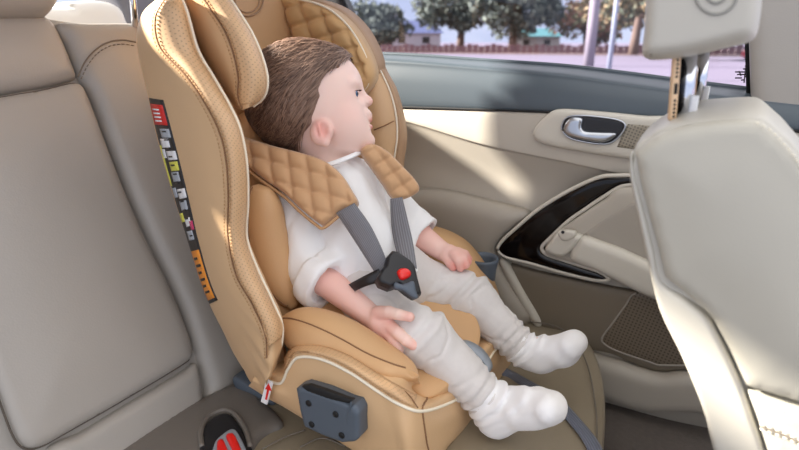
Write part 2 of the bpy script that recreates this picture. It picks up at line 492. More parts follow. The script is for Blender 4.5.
M['beige_dk'] = leather('greige_leather_bolster', srgb(168, 163, 156), .38, var=.03)
M['cushion'] = leather('greige_leather_cushion', srgb(146, 135, 116), .36, var=.04)
M['cushion_edge'] = leather('greige_leather_cushion_border', srgb(142, 132, 114), .4, var=.04)
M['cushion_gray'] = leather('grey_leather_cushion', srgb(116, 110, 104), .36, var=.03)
M['front'] = leather('pale_leather', srgb(188, 184, 172), .42, s=.08, var=.02)
M['front_trim'] = leather('pale_leather_border', srgb(192, 188, 178), .4, s=.06, var=.02)
M['door'] = add_bump(mat('door_beige_plastic', srgb(182, 175, 163), .5), 900, .12, .0005)
M['door_lt'] = add_bump(mat('door_light_plastic', srgb(204, 199, 187), .42), 900, .08, .0005)
M['door_dk'] = add_bump(mat('door_taupe_plastic', srgb(122, 112, 97), .6), 900, .15, .0005)
M['pocket'] = add_bump(mat('door_armrest_vinyl', srgb(166, 159, 148), .45), 900, .12, .0005)
M['sill'] = add_bump(mat('slate_sill_plastic', srgb(78, 88, 96), .38), 800, .1, .0005)
M['gloss'] = mat('piano_black', srgb(14, 9, 8), .10, spec=.35)
M['black'] = mat('black_plastic', srgb(30, 30, 34), .4)
M['black_soft'] = mat('black_rubber', srgb(20, 20, 22), .7)
M['chrome'] = mat('chrome', srgb(225, 228, 235), .12, metal=1)
M['satin'] = mat('satin_chrome', srgb(190, 194, 200), .28, metal=1)
M['gold'] = mat('gold_metal', srgb(236, 200, 160), .4, metal=.4)
M['slate'] = add_bump(mat('slate_plastic', srgb(84, 94, 106), .5), 900, .15, .0004)
M['greyplas'] = mat('grey_plastic', srgb(150, 158, 168), .4)
M['web'] = webbing('grey_webbing', srgb(124, 124, 130))
M['web2'] = webbing('blue_grey_webbing', srgb(104, 110, 126))
M['red'] = mat('red_button', srgb(230, 28, 24), .35, coat=.4)
M['white'] = mat('white_label', srgb(240, 240, 242), .5)
M['lab_k'] = mat('label_black', srgb(34, 30, 30), .4)
M['lab_r'] = mat('label_red', srgb(214, 40, 34), .4)
M['lab_o'] = mat('label_orange', srgb(242, 150, 48), .4)
M['lab_y'] = mat('label_yellow', srgb(226, 222, 90), .4)
M['lab_g'] = mat('label_grey_picture', srgb(176, 182, 190), .4)
M['lab_p'] = mat('label_pink', srgb(220, 60, 110), .4)
M['shirt'] = add_bump(mat('white_cotton', srgb(244, 245, 246), .85, sheen=.3), 900, .2, .0005)
M['legging'] = add_bump(mat('pale_grey_knit', srgb(218, 214, 212), .9, sheen=.3), 260, .35, .0006, stretch=(1, 4, 4), var=.04, vscale=160)
M['sock'] = add_bump(mat('white_rib_sock', srgb(244, 244, 246), .9, sheen=.3), 500, .35, .0007)
M['carpet'] = add_bump(mat('grey_carpet', srgb(98, 90, 84), .95), 500, .8, .003, var=.2, vscale=120)
M['ring'] = mat('embossed_groove', srgb(150, 148, 142), .7)
M['glass'] = mat('window_glass', (1, 1, 1, 1), 0, trans=1)
nt = M['glass'].node_tree; nt.nodes.clear()
_o = nt.nodes.new('ShaderNodeOutputMaterial'); _t = nt.nodes.new('ShaderNodeBsdfTransparent'); _g = nt.nodes.new('ShaderNodeBsdfGlossy'); _g.inputs['Roughness'].default_value = .02
_t.inputs[0].default_value = (.93, .93, .97, 1); _x = nt.nodes.new('ShaderNodeMixShader'); _f = nt.nodes.new('ShaderNodeFresnel'); _f.inputs[0].default_value = 1.35
nt.links.new(_f.outputs[0], _x.inputs[0]); nt.links.new(_t.outputs[0], _x.inputs[1]); nt.links.new(_g.outputs[0], _x.inputs[2]); nt.links.new(_x.outputs[0], _o.inputs[0])
M['skin'] = mat('baby_skin', srgb(240, 196, 178), .5, sss=.08, spec=.35)
M['hair'] = mat('brown_hair', srgb(112, 82, 66), .5, spec=.5)
M['eye'] = mat('eye_white', srgb(235, 235, 238), .1, coat=1)
M['iris'] = mat('blue_iris', srgb(70, 96, 130), .1, coat=1)
M['lash'] = mat('eyelash', srgb(70, 48, 40), .7)
# skin with blush driven by a painted pigment attribute (lips, cheeks, ear, fingertips)
b = M['skin'].node_tree.nodes['Principled BSDF']; at = N(M['skin'], 'ShaderNodeAttribute'); at.attribute_name = 'pigment'
mx = N(M['skin'], 'ShaderNodeMix', data_type='RGBA'); mx.inputs[6].default_value = srgb(244, 212, 200); mx.inputs[7].default_value = srgb(226, 122, 108)
LK(M['skin'], at.outputs['Fac'], mx.inputs[0]); LK(M['skin'], mx.outputs[2], b.inputs['Base Color'])
M['hair_l'] = mat('light_brown_hair', srgb(152, 124, 106), .45, spec=.5); M['hair_d'] = mat('dark_brown_hair', srgb(92, 70, 60), .5)
# hair: streaky
b = M['hair'].node_tree.nodes['Principled BSDF']; at = N(M['hair'], 'ShaderNodeTexCoord'); nz = N(M['hair'], 'ShaderNodeTexNoise'); nz.inputs['Scale'].default_value = 60
LK(M['hair'], at.outputs['Object'], nz.inputs[0]); mx = N(M['hair'], 'ShaderNodeMix', data_type='RGBA'); mx.inputs[6].default_value = srgb(92, 70, 60); mx.inputs[7].default_value = srgb(158, 128, 110)
LK(M['hair'], nz.outputs[0], mx.inputs[0]); LK(M['hair'], mx.outputs[2], b.inputs['Base Color'])
# ------------------------------------------------------------------ world, outdoors
w = bpy.data.worlds.new('sky'); scn.world = w; w.use_nodes = True; wt = w.node_tree; wt.nodes.clear()
wo = wt.nodes.new('ShaderNodeOutputWorld'); wb = wt.nodes.new('ShaderNodeBackground'); tc = wt.nodes.new('ShaderNodeTexCoord')
sp = wt.nodes.new('ShaderNodeSeparateXYZ'); rp = wt.nodes.new('ShaderNodeValToRGB'); wt.links.new(tc.outputs['Generated'], sp.inputs[0])
wt.links.new(sp.outputs[2], rp.inputs[0]); el = rp.color_ramp.elements
el[0].position = 0; el[0].color = (.42, .47, .60, 1); el[1].position = .12; el[1].color = (.34, .40, .57, 1)
e = el.new(.35); e.color = (.95, .94, .96, 1); e = el.new(1); e.color = (1.0, .98, .97, 1)
nz = wt.nodes.new('ShaderNodeTexNoise'); nz.inputs['Scale'].default_value = 5; nz.inputs['Detail'].default_value = 5
mpw = wt.nodes.new('ShaderNodeMapping'); mpw.inputs['Scale'].default_value = (1, 1, 3); wt.links.new(tc.outputs['Generated'], mpw.inputs[0]); wt.links.new(mpw.outputs[0], nz.inputs[0])
mw = wt.nodes.new('ShaderNodeMix'); mw.data_type = 'RGBA'; mr = wt.nodes.new('ShaderNodeMapRange'); mr.inputs[1].default_value = .42; mr.inputs[2].default_value = .7
mk = wt.nodes.new('ShaderNodeMapRange'); mk.inputs[1].default_value = .30; mk.inputs[2].default_value = .15; wt.links.new(sp.outputs[2], mk.inputs[0])
mq = wt.nodes.new('ShaderNodeMath'); mq.operation = 'MULTIPLY'; wt.links.new(mk.outputs[0], mq.inputs[1])
wt.links.new(nz.outputs[0], mr.inputs[0]); wt.links.new(mr.outputs[0], mq.inputs[0]); wt.links.new(mq.outputs[0], mw.inputs[0]); wt.links.new(rp.outputs[0], mw.inputs[6]); mw.inputs[7].default_value = (.54, .58, .68, 1)
wt.links.new(mw.outputs[2], wb.inputs[0]); wb.inputs[1].default_value = WORLD_STRENGTH; wt.links.new(wb.outputs[0], wo.inputs[0])
def area_dir(frm, to): 
    return (Vector(to)-Vector(frm)).to_track_quat('-Z', 'Y').to_euler()
sd = bpy.data.lights.new('sun', 'SUN'); sun = bpy.data.objects.new('sun', sd); COL.objects.link(sun)
sd.energy = SUN_STRENGTH; sd.angle = math.radians(2.6); sd.color = (1, .93, .82); sun.rotation_euler = area_dir((0, 0, 0), SUN_DIR)

GZ = -.42
ground_m = add_bump(mat('asphalt', srgb(112, 104, 124), .9), 3, .2, .01, var=.12, vscale=.6)
g = MB(); g.add([(-200, 1.6, GZ), (200, 1.6, GZ), (200, 260, GZ), (-200, 260, GZ)], [(0, 1, 2, 3)]); tag(g.build('ground', ground_m), kind='structure')
verge_m = add_bump(mat('dry_verge', srgb(104, 84, 84), .95), 2, .3, .03, var=.3, vscale=2)
def gp(px, D):
    """ground point below pixel column px at distance D along the view"""
    d = F_*1+R_*((px-399.5)/FPX); d = np.array([d[0], d[1], 0]); d /= np.linalg.norm([F_[0], F_[1]]); return np.array([d[0]*D, d[1]*D, GZ])
g = MB(); a, b_, c, d_ = gp(200, 62), gp(1000, 34), gp(1100, 60), gp(150, 120); g.add([x+np.array([0, 0, .02]) for x in (a, b_, c, d_)], [(0, 1, 2, 3)]); tag(g.build('ground_verge', verge_m), kind='structure')
# fence
fence_m = add_bump(mat('red_brown_fence', srgb(108, 80, 86), .9), 6, .3, .02, var=.3, vscale=1.5)
fm = MB(); f0, f1 = gp(200, 60), gp(900, 44); L = np.linalg.norm(f1-f0); n = int(L/.55)
dv = (f1-f0)/L; nv = np.array([-dv[1], dv[0], 0]); Rf = np.stack([dv, nv, [0, 0, 1]], 1)
for k in range(n):
    c = f0+dv*(k*.55); hgt = .72+.1*math.sin(k*1.7)
    rbox(fm, c+np.array([0, 0, hgt/2]), (.23, .03, hgt/2), Rf, 0)
for z in (.2, .55): rbox(fm, (f0+f1)/2+nv*.05+np.array([0, 0, z]), (L/2, .03, .05), Rf, 0)
o = fm.build('fence', fence_m, smooth=False); tag(o, 'long low red-brown board fence across the road below the trees', 'fence')
# houses
def house(px, D, wd, hh, rh, wall, roof, label):
    c = gp(px, D); e = empty('house', c, label, 'house')
    vd = np.array([c[0], c[1], 0]); vd /= np.linalg.norm(vd); xd = np.array([vd[1], -vd[0], 0]); Rh = np.stack([xd, vd, [0, 0, 1]], 1)
    m = MB(); rbox(m, c+np.array([0, 0, hh/2]), (wd/2, 2.5, hh/2), Rh, 0); m.build('wall', wall, e, smooth=False)
    m = MB(); v = [c+xd*sx*wd*.56+vd*sy*2.9+np.array([0, 0, hh]) for sx, sy in ((-1, -1), (1, -1), (1, 1), (-1, 1))]+[c+xd*sx*wd*.3+np.array([0, 0, hh+rh]) for sx in (-1, 1)]
    m.add(v, [(0, 1, 5, 4), (2, 3, 4, 5), (1, 2, 5), (3, 0, 4), (3, 2, 1, 0)]); m.build('roof', roof, e, smooth=False)
    for s in (-.25, .22):
        m = MB(); rbox(m, c+xd*wd*s-vd*2.52+np.array([0, 0, hh*.55]), (wd*.07, .04, hh*.2), Rh, 0); m.build('window', M['black'], e, smooth=False)
house(413, 85, 7.5, 2.1, 1.8, mat('white_house_wall', srgb(175, 172, 182), .8), mat('blue_roof', srgb(78, 88, 128), .6), 'small white house with slate blue roof between two trees')
house(523, 75, 5.5, 1.6, 1.0, mat('grey_house_wall', srgb(150, 150, 150), .8), mat('teal_roof', srgb(60, 112, 120), .6), 'low house with teal green roof below the big tree')
# trees
def tree(px, D, w_, h_, z0, cols, label, n=2600, seed=1, ls=.3):
    rs = np.random.RandomState(seed); c = gp(px, D); e = empty('tree', c, label, 'tree', 'trees beyond the road')
    m = MB(); path = [c+np.array([0, 0, h_*t]) + np.array([.15*math.sin(4*t+seed), 0, 0]) for t in np.linspace(0, .75, 6)]
    tube(m, path, np.linspace(w_*.045, w_*.012, 6), 8)
    for k in range(7):
        a = rs.uniform(0, 6.28); t = rs.uniform(.3, .6); b0 = c+np.array([0, 0, h_*t]); tube(m, [b0, b0+np.array([math.cos(a)*w_*.17, math.sin(a)*w_*.17, h_*.12]), b0+np.array([math.cos(a)*w_*.3, math.sin(a)*w_*.3, h_*.26])], [w_*.016, w_*.01, w_*.004], 6)
    m.build('trunk', mat('bark', srgb(110, 92, 84), .9), e)
    # clumps of leaves
    nc = 26; cl = []
    for k in range(nc):
        while 1:
            q = rs.uniform(-1, 1, 3)
            if np.linalg.norm(q) < 1: break
        taper = 1-.35*max(q[2], 0)
        cl.append((c+np.array([q[0]*w_*.42*taper, q[1]*w_*.42*taper, z0+(h_-z0)*(.5+.42*q[2])]), rs.uniform(.16, .27)*w_*.75))
    V = []; Fc = []; mi = []
    for i in range(n):
        cc, r = cl[rs.randint(nc)]; q = rs.normal(size=3); q /= np.linalg.norm(q); p = cc+q*r*rs.uniform(.3, 1)**.5*np.array([1, 1, .8])
        a = rs.normal(size=3); a /= np.linalg.norm(a); b2 = np.cross(a, rs.normal(size=3)); b2 /= np.linalg.norm(b2); s = ls*rs.uniform(.6, 1.4)
        k = len(V); V += [p-a*s, p+b2*s*.5, p+a*s, p-b2*s*.5]; Fc.append((k, k+1, k+2, k+3)); mi.append(rs.randint(len(cols)))
    m = MB(); m.add(V, Fc); m.mi = mi
    m.build('foliage', [mat('leaf', cc, .8) for cc in cols], e, fix=False)
G1 = [srgb(92, 102, 96), srgb(110, 118, 108), srgb(76, 86, 84)]; G2 = [srgb(130, 120, 90), srgb(104, 104, 84), srgb(146, 126, 98), srgb(84, 92, 78)]
tree(379, 62, 7.6, 5.4, .4, G1, 'round grey-green tree left of the small white house', 3600, 3, .3)
tree(455, 66, 11, 9.5, .4, G1, 'tall spreading green tree right of the small white house', 4200, 5, .33)
tree(500, 58, 11, 10.5, .2, G1, 'biggest dense green tree above the teal-roofed house', 5200, 8, .33)
tree(566, 60, 8, 5.4, .6, [srgb(150, 112, 92), srgb(120, 120, 90)], 'low reddish tree just left of the concrete pole', 2600, 21, .3)
tree(612, 46, 9.5, 9, .5, G2, 'yellowing tree directly behind the thin metal pole', 4600, 11, .26)
tree(668, 34, 7, 7.6, .3, G2, 'yellow-green tree left of the front seat headrest', 4600, 13, .26)
tree(725, 54, 9, 4.4, .3, G1, 'dark bushy tree seen under the front seat headrest', 3000, 15, .26)
# poles
m = MB(); c = gp(571, 26); tube(m, [c, c+np.array([0, 0, 2]), c+np.array([0, 0, 9])], [.24, .23, .17], 12); tube(m, [c+np.array([0, 0, 5.0]), c+np.array([.0, 0, 5.1])], [.26, .26], 12)
tag(m.build('utility_pole', add_bump(mat('concrete', srgb(140, 132, 144), .9), 12, .2, .01)), 'thick pale concrete utility pole beyond the side window', 'pole')
m = MB(); c = gp(590, 17); tube(m, [c, c+np.array([0, 0, 2]), c+np.array([0, 0, 8])], [.075, .07, .06], 12)
tag(m.build('lamp_pole', mat('galvanised', srgb(150, 158, 176), .5)), 'thin pale blue metal pole right of the concrete pole', 'pole')
# parked red car, very far
c = gp(727, 34); e = empty('parked_car', c, 'small blurred red car parked across the road', 'car')
m = MB(); prof = [(-2, .25), (-2, .8), (-1.5, .95), (-.9, 1.4), (.5, 1.42), (1.2, .95), (2, .8), (2.05, .3)]
fw = np.array([dv[0], dv[1], 0]); sd_ = np.array([-dv[1], dv[0], 0]); v = [c+fw*a*.5+sd_*s*.5+np.array([0, 0, b2*.62]) for s in (-1, 1) for a, b2 in prof]
m.add(v, [tuple(range(8)), tuple(range(8, 16))[::-1]]+[(i, (i+1) % 8, (i+1) % 8+8, i+8) for i in range(8)]); m.build('body', mat('red_paint', srgb(205, 40, 60), .3), e, smooth=False)
for a in (-1.2, 1.25):
    for s in (-1, 1):
        m = MB(); lathe(m, [(.02, -.08), (.19, -.08), (.19, .08), (.02, .08)], c+fw*a*.5+sd_*s*.45+np.array([0, 0, .19]), np.stack([fw, [0, 0, 1], sd_], 1), 16); m.build('wheel', M['black_soft'], e)

# ------------------------------------------------------------------ floor and rear shelf
fl = MB(); rbox(fl, (.2, .2, .02), (1.6, .80, .04), None, .0); tag(fl.build('floor', M['carpet'], smooth=False), kind='structure')
rf = MB(); rbox(rf, ((ROOF0+ROOF1)/2, .2, 1.03), ((ROOF1-ROOF0)/2, .82, .02), None, .01); tag(rf.build('roof_sun_blocker', mat('roof_blocker_pale', srgb(215, 212, 205), .9)), kind='structure')  # unseen piece of roof, added and cut to block part of the sun
# ------------------------------------------------------------------ door
door = empty('door_1', (0, .97, .06), kind='structure')
cols = [300, 340, 400, 480, 560, 620, 680, 760, 840]
def row(ys, Ys):
    Ys = np.broadcast_to(Ys, (len(cols),)); return [P(c, y, Y) for c, y, Y in zip(cols, ys, Ys)]
l1 = [52, 53.5, 55, 60.5, 66, 73, 81, 91, 101]; l2 = [56, 57.5, 60, 66.5, 73.5, 82, 90, 99, 108]; l3 = [103, 104, 106, 108.5, 111.5, 115.5, 120, 127, 134]
mid = [(a*.85+b*.15) for a, b in zip(l2, l3)]
S = Surf([row([a-1 for a in l1], 1.035), row(l1, 1.02), row(l2, .975), row(mid, .968), row([(a+b)/2 for a, b in zip(l2, l3)], .960), row(l3, .958), row([a+1.5 for a in l3], .975)], False)
m = MB(); S.mesh(m, 6, 6); m.build('sill_cap', M['sill'], door)
m = MB(); tube(m, smooth_path([P(c, y+1, .957) for c, y in zip(cols, l3)], 6), .0022, 6); m.build('sill_seam', M['black_soft'], door)
m = MB(); tube(m, smooth_path([P(c, y-.5, 1.022) for c, y in zip(cols, l1)], 6), .004, 8); m.build('window_seal', M['sill'], door)
r4 = [110, 112, 119, 141, 157, 169, 176, 184, 190]; r5 = [150, 150, 155, 176, 190, 200, 210, 220, 230]; r6 = [186, 187, 190, 203, 232, 250, 260, 270, 280]
r7 = [225, 225, 228, 245, 270, 290, 300, 310, 320]; r8 = [330]*3+[335, 345, 355, 365, 375, 380]; r9 = [400, 400, 400, 400, 400, 405, 412, 416, 420]; r10 = [430]*9
S = Surf([row([a+1 for a in l3], .972), row([a+3.5 for a in l3], .957), row(r4, .948), row([a+6 for a in r4], .953), row(r5, .968), row(r6, .962), row(r7, .958), row(r8, .955), row(r9, .955), row(r10, .975)], False)
m = MB(); S.mesh(m, 8, 6); m.build('door_panel', M['door'], door)
yp = yplane
m = MB(); pillow(m, [(280, 192), (360, 190), (412, 189), (446, 191), (484, 200), (512, 207), (530, 214), (515, 228), (501, 242), (496, 254), (504, 268), (520, 292), (534, 318), (500, 330), (400, 330), (280, 330)], yp(.95), .022, 16, .02, 6)
m.build('armrest', M['pocket'], door)
m = MB(); pillow(m, [(497, 262), (540, 272), (600, 285), (640, 292), (720, 305), (735, 385), (690, 370), (662, 371), (640, 366), (610, 353), (583, 348), (550, 335), (530, 312), (512, 285)], yp(.95), .006, 5, .01, 6); m.build('lower_panel', M['door_dk'], door)
m = MB(); pillow(m, [(500, 262), (508, 262), (524, 290), (541, 320), (536, 326), (518, 298)], yp(.945), .008, 3, .02, 3); m.build('side_strip', M['door_lt'], door)
m = MB(); pillow(m, [(540, 335), (560, 345), (583, 351), (600, 357), (620, 362), (640, 369), (662, 374), (690, 373), (740, 385), (750, 425), (700, 412), (650, 411), (620, 404), (600, 396), (560, 385), (530, 365)], yp(.942), .016, 9, .03, 5); m.build('kick_panel', M['door'], door)
m = MB(); gr = [(636, 293), (625, 306), (612, 324), (602, 338), (606, 345), (620, 352), (647, 361), (664, 365), (700, 358), (710, 300), (665, 294)]
pillow(m, gr, yp(.946), .003, 3, .01, 5); m.build('speaker_grille', perforated('speaker_mesh', srgb(120, 108, 92), .006, .28, .45), door)
m = MB(); tube(m, smooth_path([P(x, y, .944) for x, y in gr], 6, True), .0018, 6); m.build('grille_rim', M['pocket'], door)
# handle bezel
bz = [(533, 134), (537, 125), (546, 116), (559, 109.5), (600, 112), (640, 116), (690, 122), (690, 166), (628, 158.5), (590, 153), (552, 146), (538, 141)]
m = MB(); pillow(m, bz, yp(.946), .006, 5, .02, 4); bezel = m.build('handle_bezel', M['door_lt'], door)
hr = [(562, 130), (563, 122), (568, 117), (580, 115.5), (600, 117), (618, 120), (625, 125), (622, 133), (614, 141), (604, 144), (588, 142.5), (570, 138)]
m = MB(); pillow(m, hr, yp(.939), .0015, 3, .006, 3); m.build('handle_recess', M['black'], bezel)
m = MB(); tube(m, smooth_path([P(x, y, .9375) for x, y in hr], 6, True), .0016, 6); m.build('recess_rim', M['satin'], bezel)
m = MB(); pillow(m, [(564, 131), (565, 124), (570, 118), (577, 117), (583, 119), (582, 127), (586, 131), (600, 132), (616, 133), (612, 139), (603, 142.5), (588, 141), (571, 137)], yp(.9365), .006, 4, .004, 2.5); m.build('door_handle', M['satin'], door, label='satin chrome door pull handle')
m = MB(); pillow(m, [(617, 147), (622, 135), (628, 124), (645, 125), (665, 128), (660, 152), (640, 150)], yp(.940), .0015, 2, .004, 4, smooth=False); m.build('small_grille', perforated('small_speaker_mesh', srgb(150, 142, 126), .005, .3, .5), door)
# gloss trim and its light border
gt = [(498, 249), (503, 240), (515, 229), (535, 212), (556, 198), (578, 186), (600, 177), (618, 175.5), (640, 176), (640, 184), (622, 186), (603, 197), (585, 209), (568, 221), (550, 238), (542, 247), (546, 254), (560, 259), (585, 267), (600, 272), (609, 279), (596, 280), (565, 273), (530, 263), (506, 257)]
m = MB(); tube(m, smooth_path([P(x, y, .932) for x, y in gt], 5, True), .0035, 8); m.build('trim_border', M['door_lt'], door)
m = MB(); pillow(m, gt, yp(.936), .007, 5, .02, 3); m.build('gloss_trim', M['gloss'], door, label='glossy black angular trim inlay')
m = MB(); pillow(m, [(545, 249), (549, 240), (558, 231), (575, 219), (605, 199), (630, 187), (720, 200), (740, 330), (690, 312), (650, 297), (612, 279), (596, 270), (560, 259), (547, 255)], yp(.93), .006, 5, .03, 5); m.build('grab_base', M['door'], door)
m = MB(); pillow(m, [(584, 234), (600, 222), (632, 202), (700, 215), (700, 262), (648, 262), (610, 247)], yp(.924), .001, 2, .003, 5, smooth=False); m.build('grab_recess', M['pocket'], door)
m = MB(); pillow(m, [(571, 252), (577, 243), (584, 236), (600, 241), (622, 249), (650, 262), (700, 285), (705, 325), (665, 302), (640, 292), (613, 278), (592, 268), (573, 260)], yp(.918), .012, 6, .015, 4); m.build('grab_handle', M['door_lt'], door)
m = MB(); pillow(m, [(546, 250), (551, 241), (558, 233), (578, 234), (582, 238), (570, 252), (560, 256)], yp(.918), .008, 4, .012, 3); m.build('switch_plate', M['door_lt'], door)
m = MB(); pillow(m, [(558, 233), (561, 230), (575, 231), (575, 236), (570, 240), (562, 240)], yp(.908), .004, 2, .004, 2); sw = m.build('window_switch', M['door_lt'], door)
m = MB(); lathe(m, [(.0005, 0), (.0028, 0), (.0028, .002), (.0005, .002)], P(563, 232, .903), axes([1, 0, 0], [0, -1, 0]), 12); m.build('switch_mark', M['black'], sw)
# window glass, frame and pillars
m = MB(); q = [P(250, 70, 1.03), P(900, 140, 1.03), P(900, -160, 1.03), P(250, -160, 1.03)]
m.add(q+[x+np.array([0, .004, 0]) for x in q], [(0, 1, 2, 3), (7, 6, 5, 4), (0, 4, 5, 1), (1, 5, 6, 2), (2, 6, 7, 3), (3, 7, 4, 0)]); win = m.build('window_1', M['glass'], smooth=False); tag(win, kind='structure')
# etched emblem on the pane, lower front corner
m = MB()
for x0, x1, y in ((745, 749, 66), (743, 749, 69), (735, 749, 72), (737, 750, 74.5), (735, 742, 78), (744, 750, 76.5), (741, 745, 80)):
    a, b_ = P(x0, y, 1.026), P(x1, y, 1.026); tube(m, [a, (a+b_)/2, b_], .0011, 5)
for x0, y0, x1, y1 in ((746, 64, 744, 83), (739, 71, 741, 76), (748, 65, 748, 79)):
    a, b_ = P(x0, y0, 1.026), P(x1, y1, 1.026); tube(m, [a, (a+b_)/2, b_], .0009, 5)
m.build('etched_mark', M['black'], win)
m = MB(); pillow(m, [(290, -40), (335, -40), (341, -8), (352, 17), (335, 12), (315, 4), (290, 4)], yp(1.01), .01, 3, .02, 6, smooth=False); tag(m.build('trim_1', M['black']), kind='structure')
m = MB(); pillow(m, [(748, -120), (748, 0), (749.5, 60), (751, 104), (753, 125), (900, 150), (900, -120)], yp(.985), .015, 8, .03, 10, smooth=False); pil = m.build('trim_2', M['beige_dk']); tag(pil, kind='structure')
m = MB(); tube(m, smooth_path([P(752, 107, .965), P(775, 110, .966), P(830, 118, .966)], 5), .0015, 6); m.build('pillar_seam', M['seam'], pil)
m = MB(); tube(m, [P(746.5, -120, 1.0), P(746.5, 0, 1.0), P(749.5, 98, 1.0)], .004, 6); m.build('pillar_edge', M['black_soft'], pil)

# ------------------------------------------------------------------ rear bench
bench = empty('rear_bench_seat', (-.5, .5, .06), 'greige leather rear bench seat with stitched backrest panels under the child seat', 'car seat')
nB = np.array([1, 0, .4]); nB /= np.linalg.norm(nB); pB0 = np.array([-.64, 0, .16])
def pB(off=0.): return plane(pB0+nB*off, nB)
TB = C0+np.array([1.5, 0, .3])
m = MB(); pillow(m, [(-90, 24), (-20, 18), (40, 19), (90, 25), (140, 25), (200, 26), (300, 34), (330, 120), (350, 300), (300, 345), (243, 384), (205, 408), (150, 440), (90, 475), (-90, 585)], pB(-.02), .012, 12, .13, 9, toward=TB); back = m.build('backrest', M['beige_dk'], bench)
ub = np.array([-.4, 0, 1.]); ub /= np.linalg.norm(ub)
m = MB(); rbox(m, pB0+ub*.295-nB*.085+np.array([0, -.22, 0]), (.062, .46, .31), np.stack([nB, [0, 1, 0], ub], 1), .03, 5); m.build('sun_block_backrest', M['beige_dk'], bench)  # slab out of view, added to stop sun reaching the lower side wing
m = MB(); rbox(m, (-.36, -.22, .115), (.27, .40, .045), None, .03, 5); m.build('cushion', M['cushion'], bench)
ins = [(-60, 112), (0, 98), (40, 91), (70, 84), (80, 87), (88, 103), (104, 145), (124, 196), (146, 246), (166, 285), (179, 315), (189, 343), (189, 357), (180, 366), (113, 406), (60, 436), (42, 446), (26, 449), (14, 438), (0, 403), (-25, 335), (-60, 240)]
m = MB(); pillow(m, ins, pB(-.004), .016, 9, .012, 7, toward=TB, bulge=.006); m.build('center_insert', M['beige'], bench)
m = MB(); tube(m, pB(.0045)(*smooth_path(ins, 6, True).T), .0014, 6); m.build('seam', M['thread_dark'], bench)
m = MB(); pillow(m, [(-60, 16), (0, 17), (36, 17), (50, 24), (60, 42), (70, 66), (74, 79), (66, 83), (40, 89), (0, 96), (-60, 110)], pB(-.008), .018, 10, .012, 6, toward=TB, bulge=.008); m.build('upper_insert', M['beige'], bench)
m = MB(); pillow(m, [(44, 452), (80, 432), (113, 412), (150, 390), (182, 371), (192, 363), (197, 373), (200, 395), (200, 407), (190, 414), (165, 428), (135, 448), (100, 475), (40, 505)], pB(-.006), .016, 8, .012, 5, toward=TB); m.build('lower_insert', M['beige'], bench)
m = MB(); pillow(m, [(54, 26), (90, 25), (135, 25), (200, 30), (250, 80), (290, 250), (275, 355), (245, 382), (222, 396), (206, 404), (203, 385), (197, 362), (191, 342), (181, 312), (168, 282), (148, 242), (126, 193), (106, 142), (90, 100), (80, 84), (76, 76), (64, 46)], pB(-.006), .022, 12, .02, 6, toward=TB, bulge=.012); m.build('side_bolster', M['beige_dk'], bench)
m = MB(); m.add(np.zeros((0, 3)), []) if False else None
arc = smooth_path(pB(.021)(np.array([78, 85, 96, 109, 123, 136.]), np.array([77, 62, 49.5, 42, 40, 42.])), 8); arc2 = smooth_path(pB(.0215)(np.array([81, 88, 98, 110, 123, 136.]), np.array([79, 65, 53, 46, 44, 46.])), 8)
tube(m, arc, .0012, 6); m.build('arc_seam', M['thread_grey'], bench); m = MB(); dashes(m, arc2, .0009, .005, .003); m.build('arc_stitching', M['thread_grey'], bench)
m = MB(); rbox(m, pB0+ub*.70-nB*.05+np.array([0, .09, .02]), (.045, .16, .11), np.stack([nB, [0, 1, 0], ub], 1), .03, 5); m.build('headrest', M['beige'], bench)  # unseen extra headrest, placed and sized to keep sun off the front seat
m = MB(); pillow(m, [(-190, -70), (40, -70), (54, -30), (56, -6), (52, 9), (42, 14.5), (10, 15), (-190, 15)], pB(.02), .035, 14, .05, 7, toward=TB); m.build('headrest', M['beige'], bench)
m = MB(); a, b_ = P(135.5, 28, .60), P(129, -40, .60); tube(m, [a, (a+b_)/2, b_], .0055, 12); a, b_ = P(128, 28, .62), P(121, -40, .62); m.build('headrest_post', M['chrome'], bench)
m = MB(); pillow(m, [(60, -75), (160, -75), (175, -40), (165, -28), (110, -28), (70, -30)], yp(.63), .04, 12, .04, 8); m.build('headrest', M['beige'], bench)
# seat cushion
pz = lambda px, py: plane([-.64, 0, .158], [-.05, 0, 1])(px, py)
TZ = np.array([-.3, .5, 3.])
m = MB(); pillow(m, [(90, 520), (120, 468), (160, 440), (200, 413), (243, 386), (320, 340), (430, 312), (520, 317), (545, 318), (570, 326), (588, 343), (600, 370), (605, 405), (603, 450), (588, 520), (480, 600), (250, 620)], pz, .014, 12, .09, 9, toward=TZ)
m.build('cushion', M['cushion'], bench)
m = MB(); tube(m, smooth_path(PZ(np.array([530, 548, 565, 578, 588, 594, 597, 596.]), np.array([322, 324, 331, 345, 367, 395, 425, 460.]), .2035), 8), .0012, 6); m.build('cushion_seam', M['thread_grey'], bench)
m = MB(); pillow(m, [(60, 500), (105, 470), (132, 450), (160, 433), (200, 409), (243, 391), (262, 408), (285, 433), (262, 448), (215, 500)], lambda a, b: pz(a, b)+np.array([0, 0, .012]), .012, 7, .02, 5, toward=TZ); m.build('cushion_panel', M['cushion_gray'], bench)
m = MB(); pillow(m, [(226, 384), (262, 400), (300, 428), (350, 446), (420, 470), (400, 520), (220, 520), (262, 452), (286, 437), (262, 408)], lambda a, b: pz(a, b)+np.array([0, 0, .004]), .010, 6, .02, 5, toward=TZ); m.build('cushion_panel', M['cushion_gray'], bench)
for k, pts in enumerate([((300, 447), (322, 438), (345, 446)), ((262, 449), (285, 437), (305, 430))]):
    m = MB(); tube(m, smooth_path([PZ(np.float64(x), np.float64(y), .187) for x, y in pts], 6), .0012, 6); m.build('crease_seam', M['thread_grey'], bench)
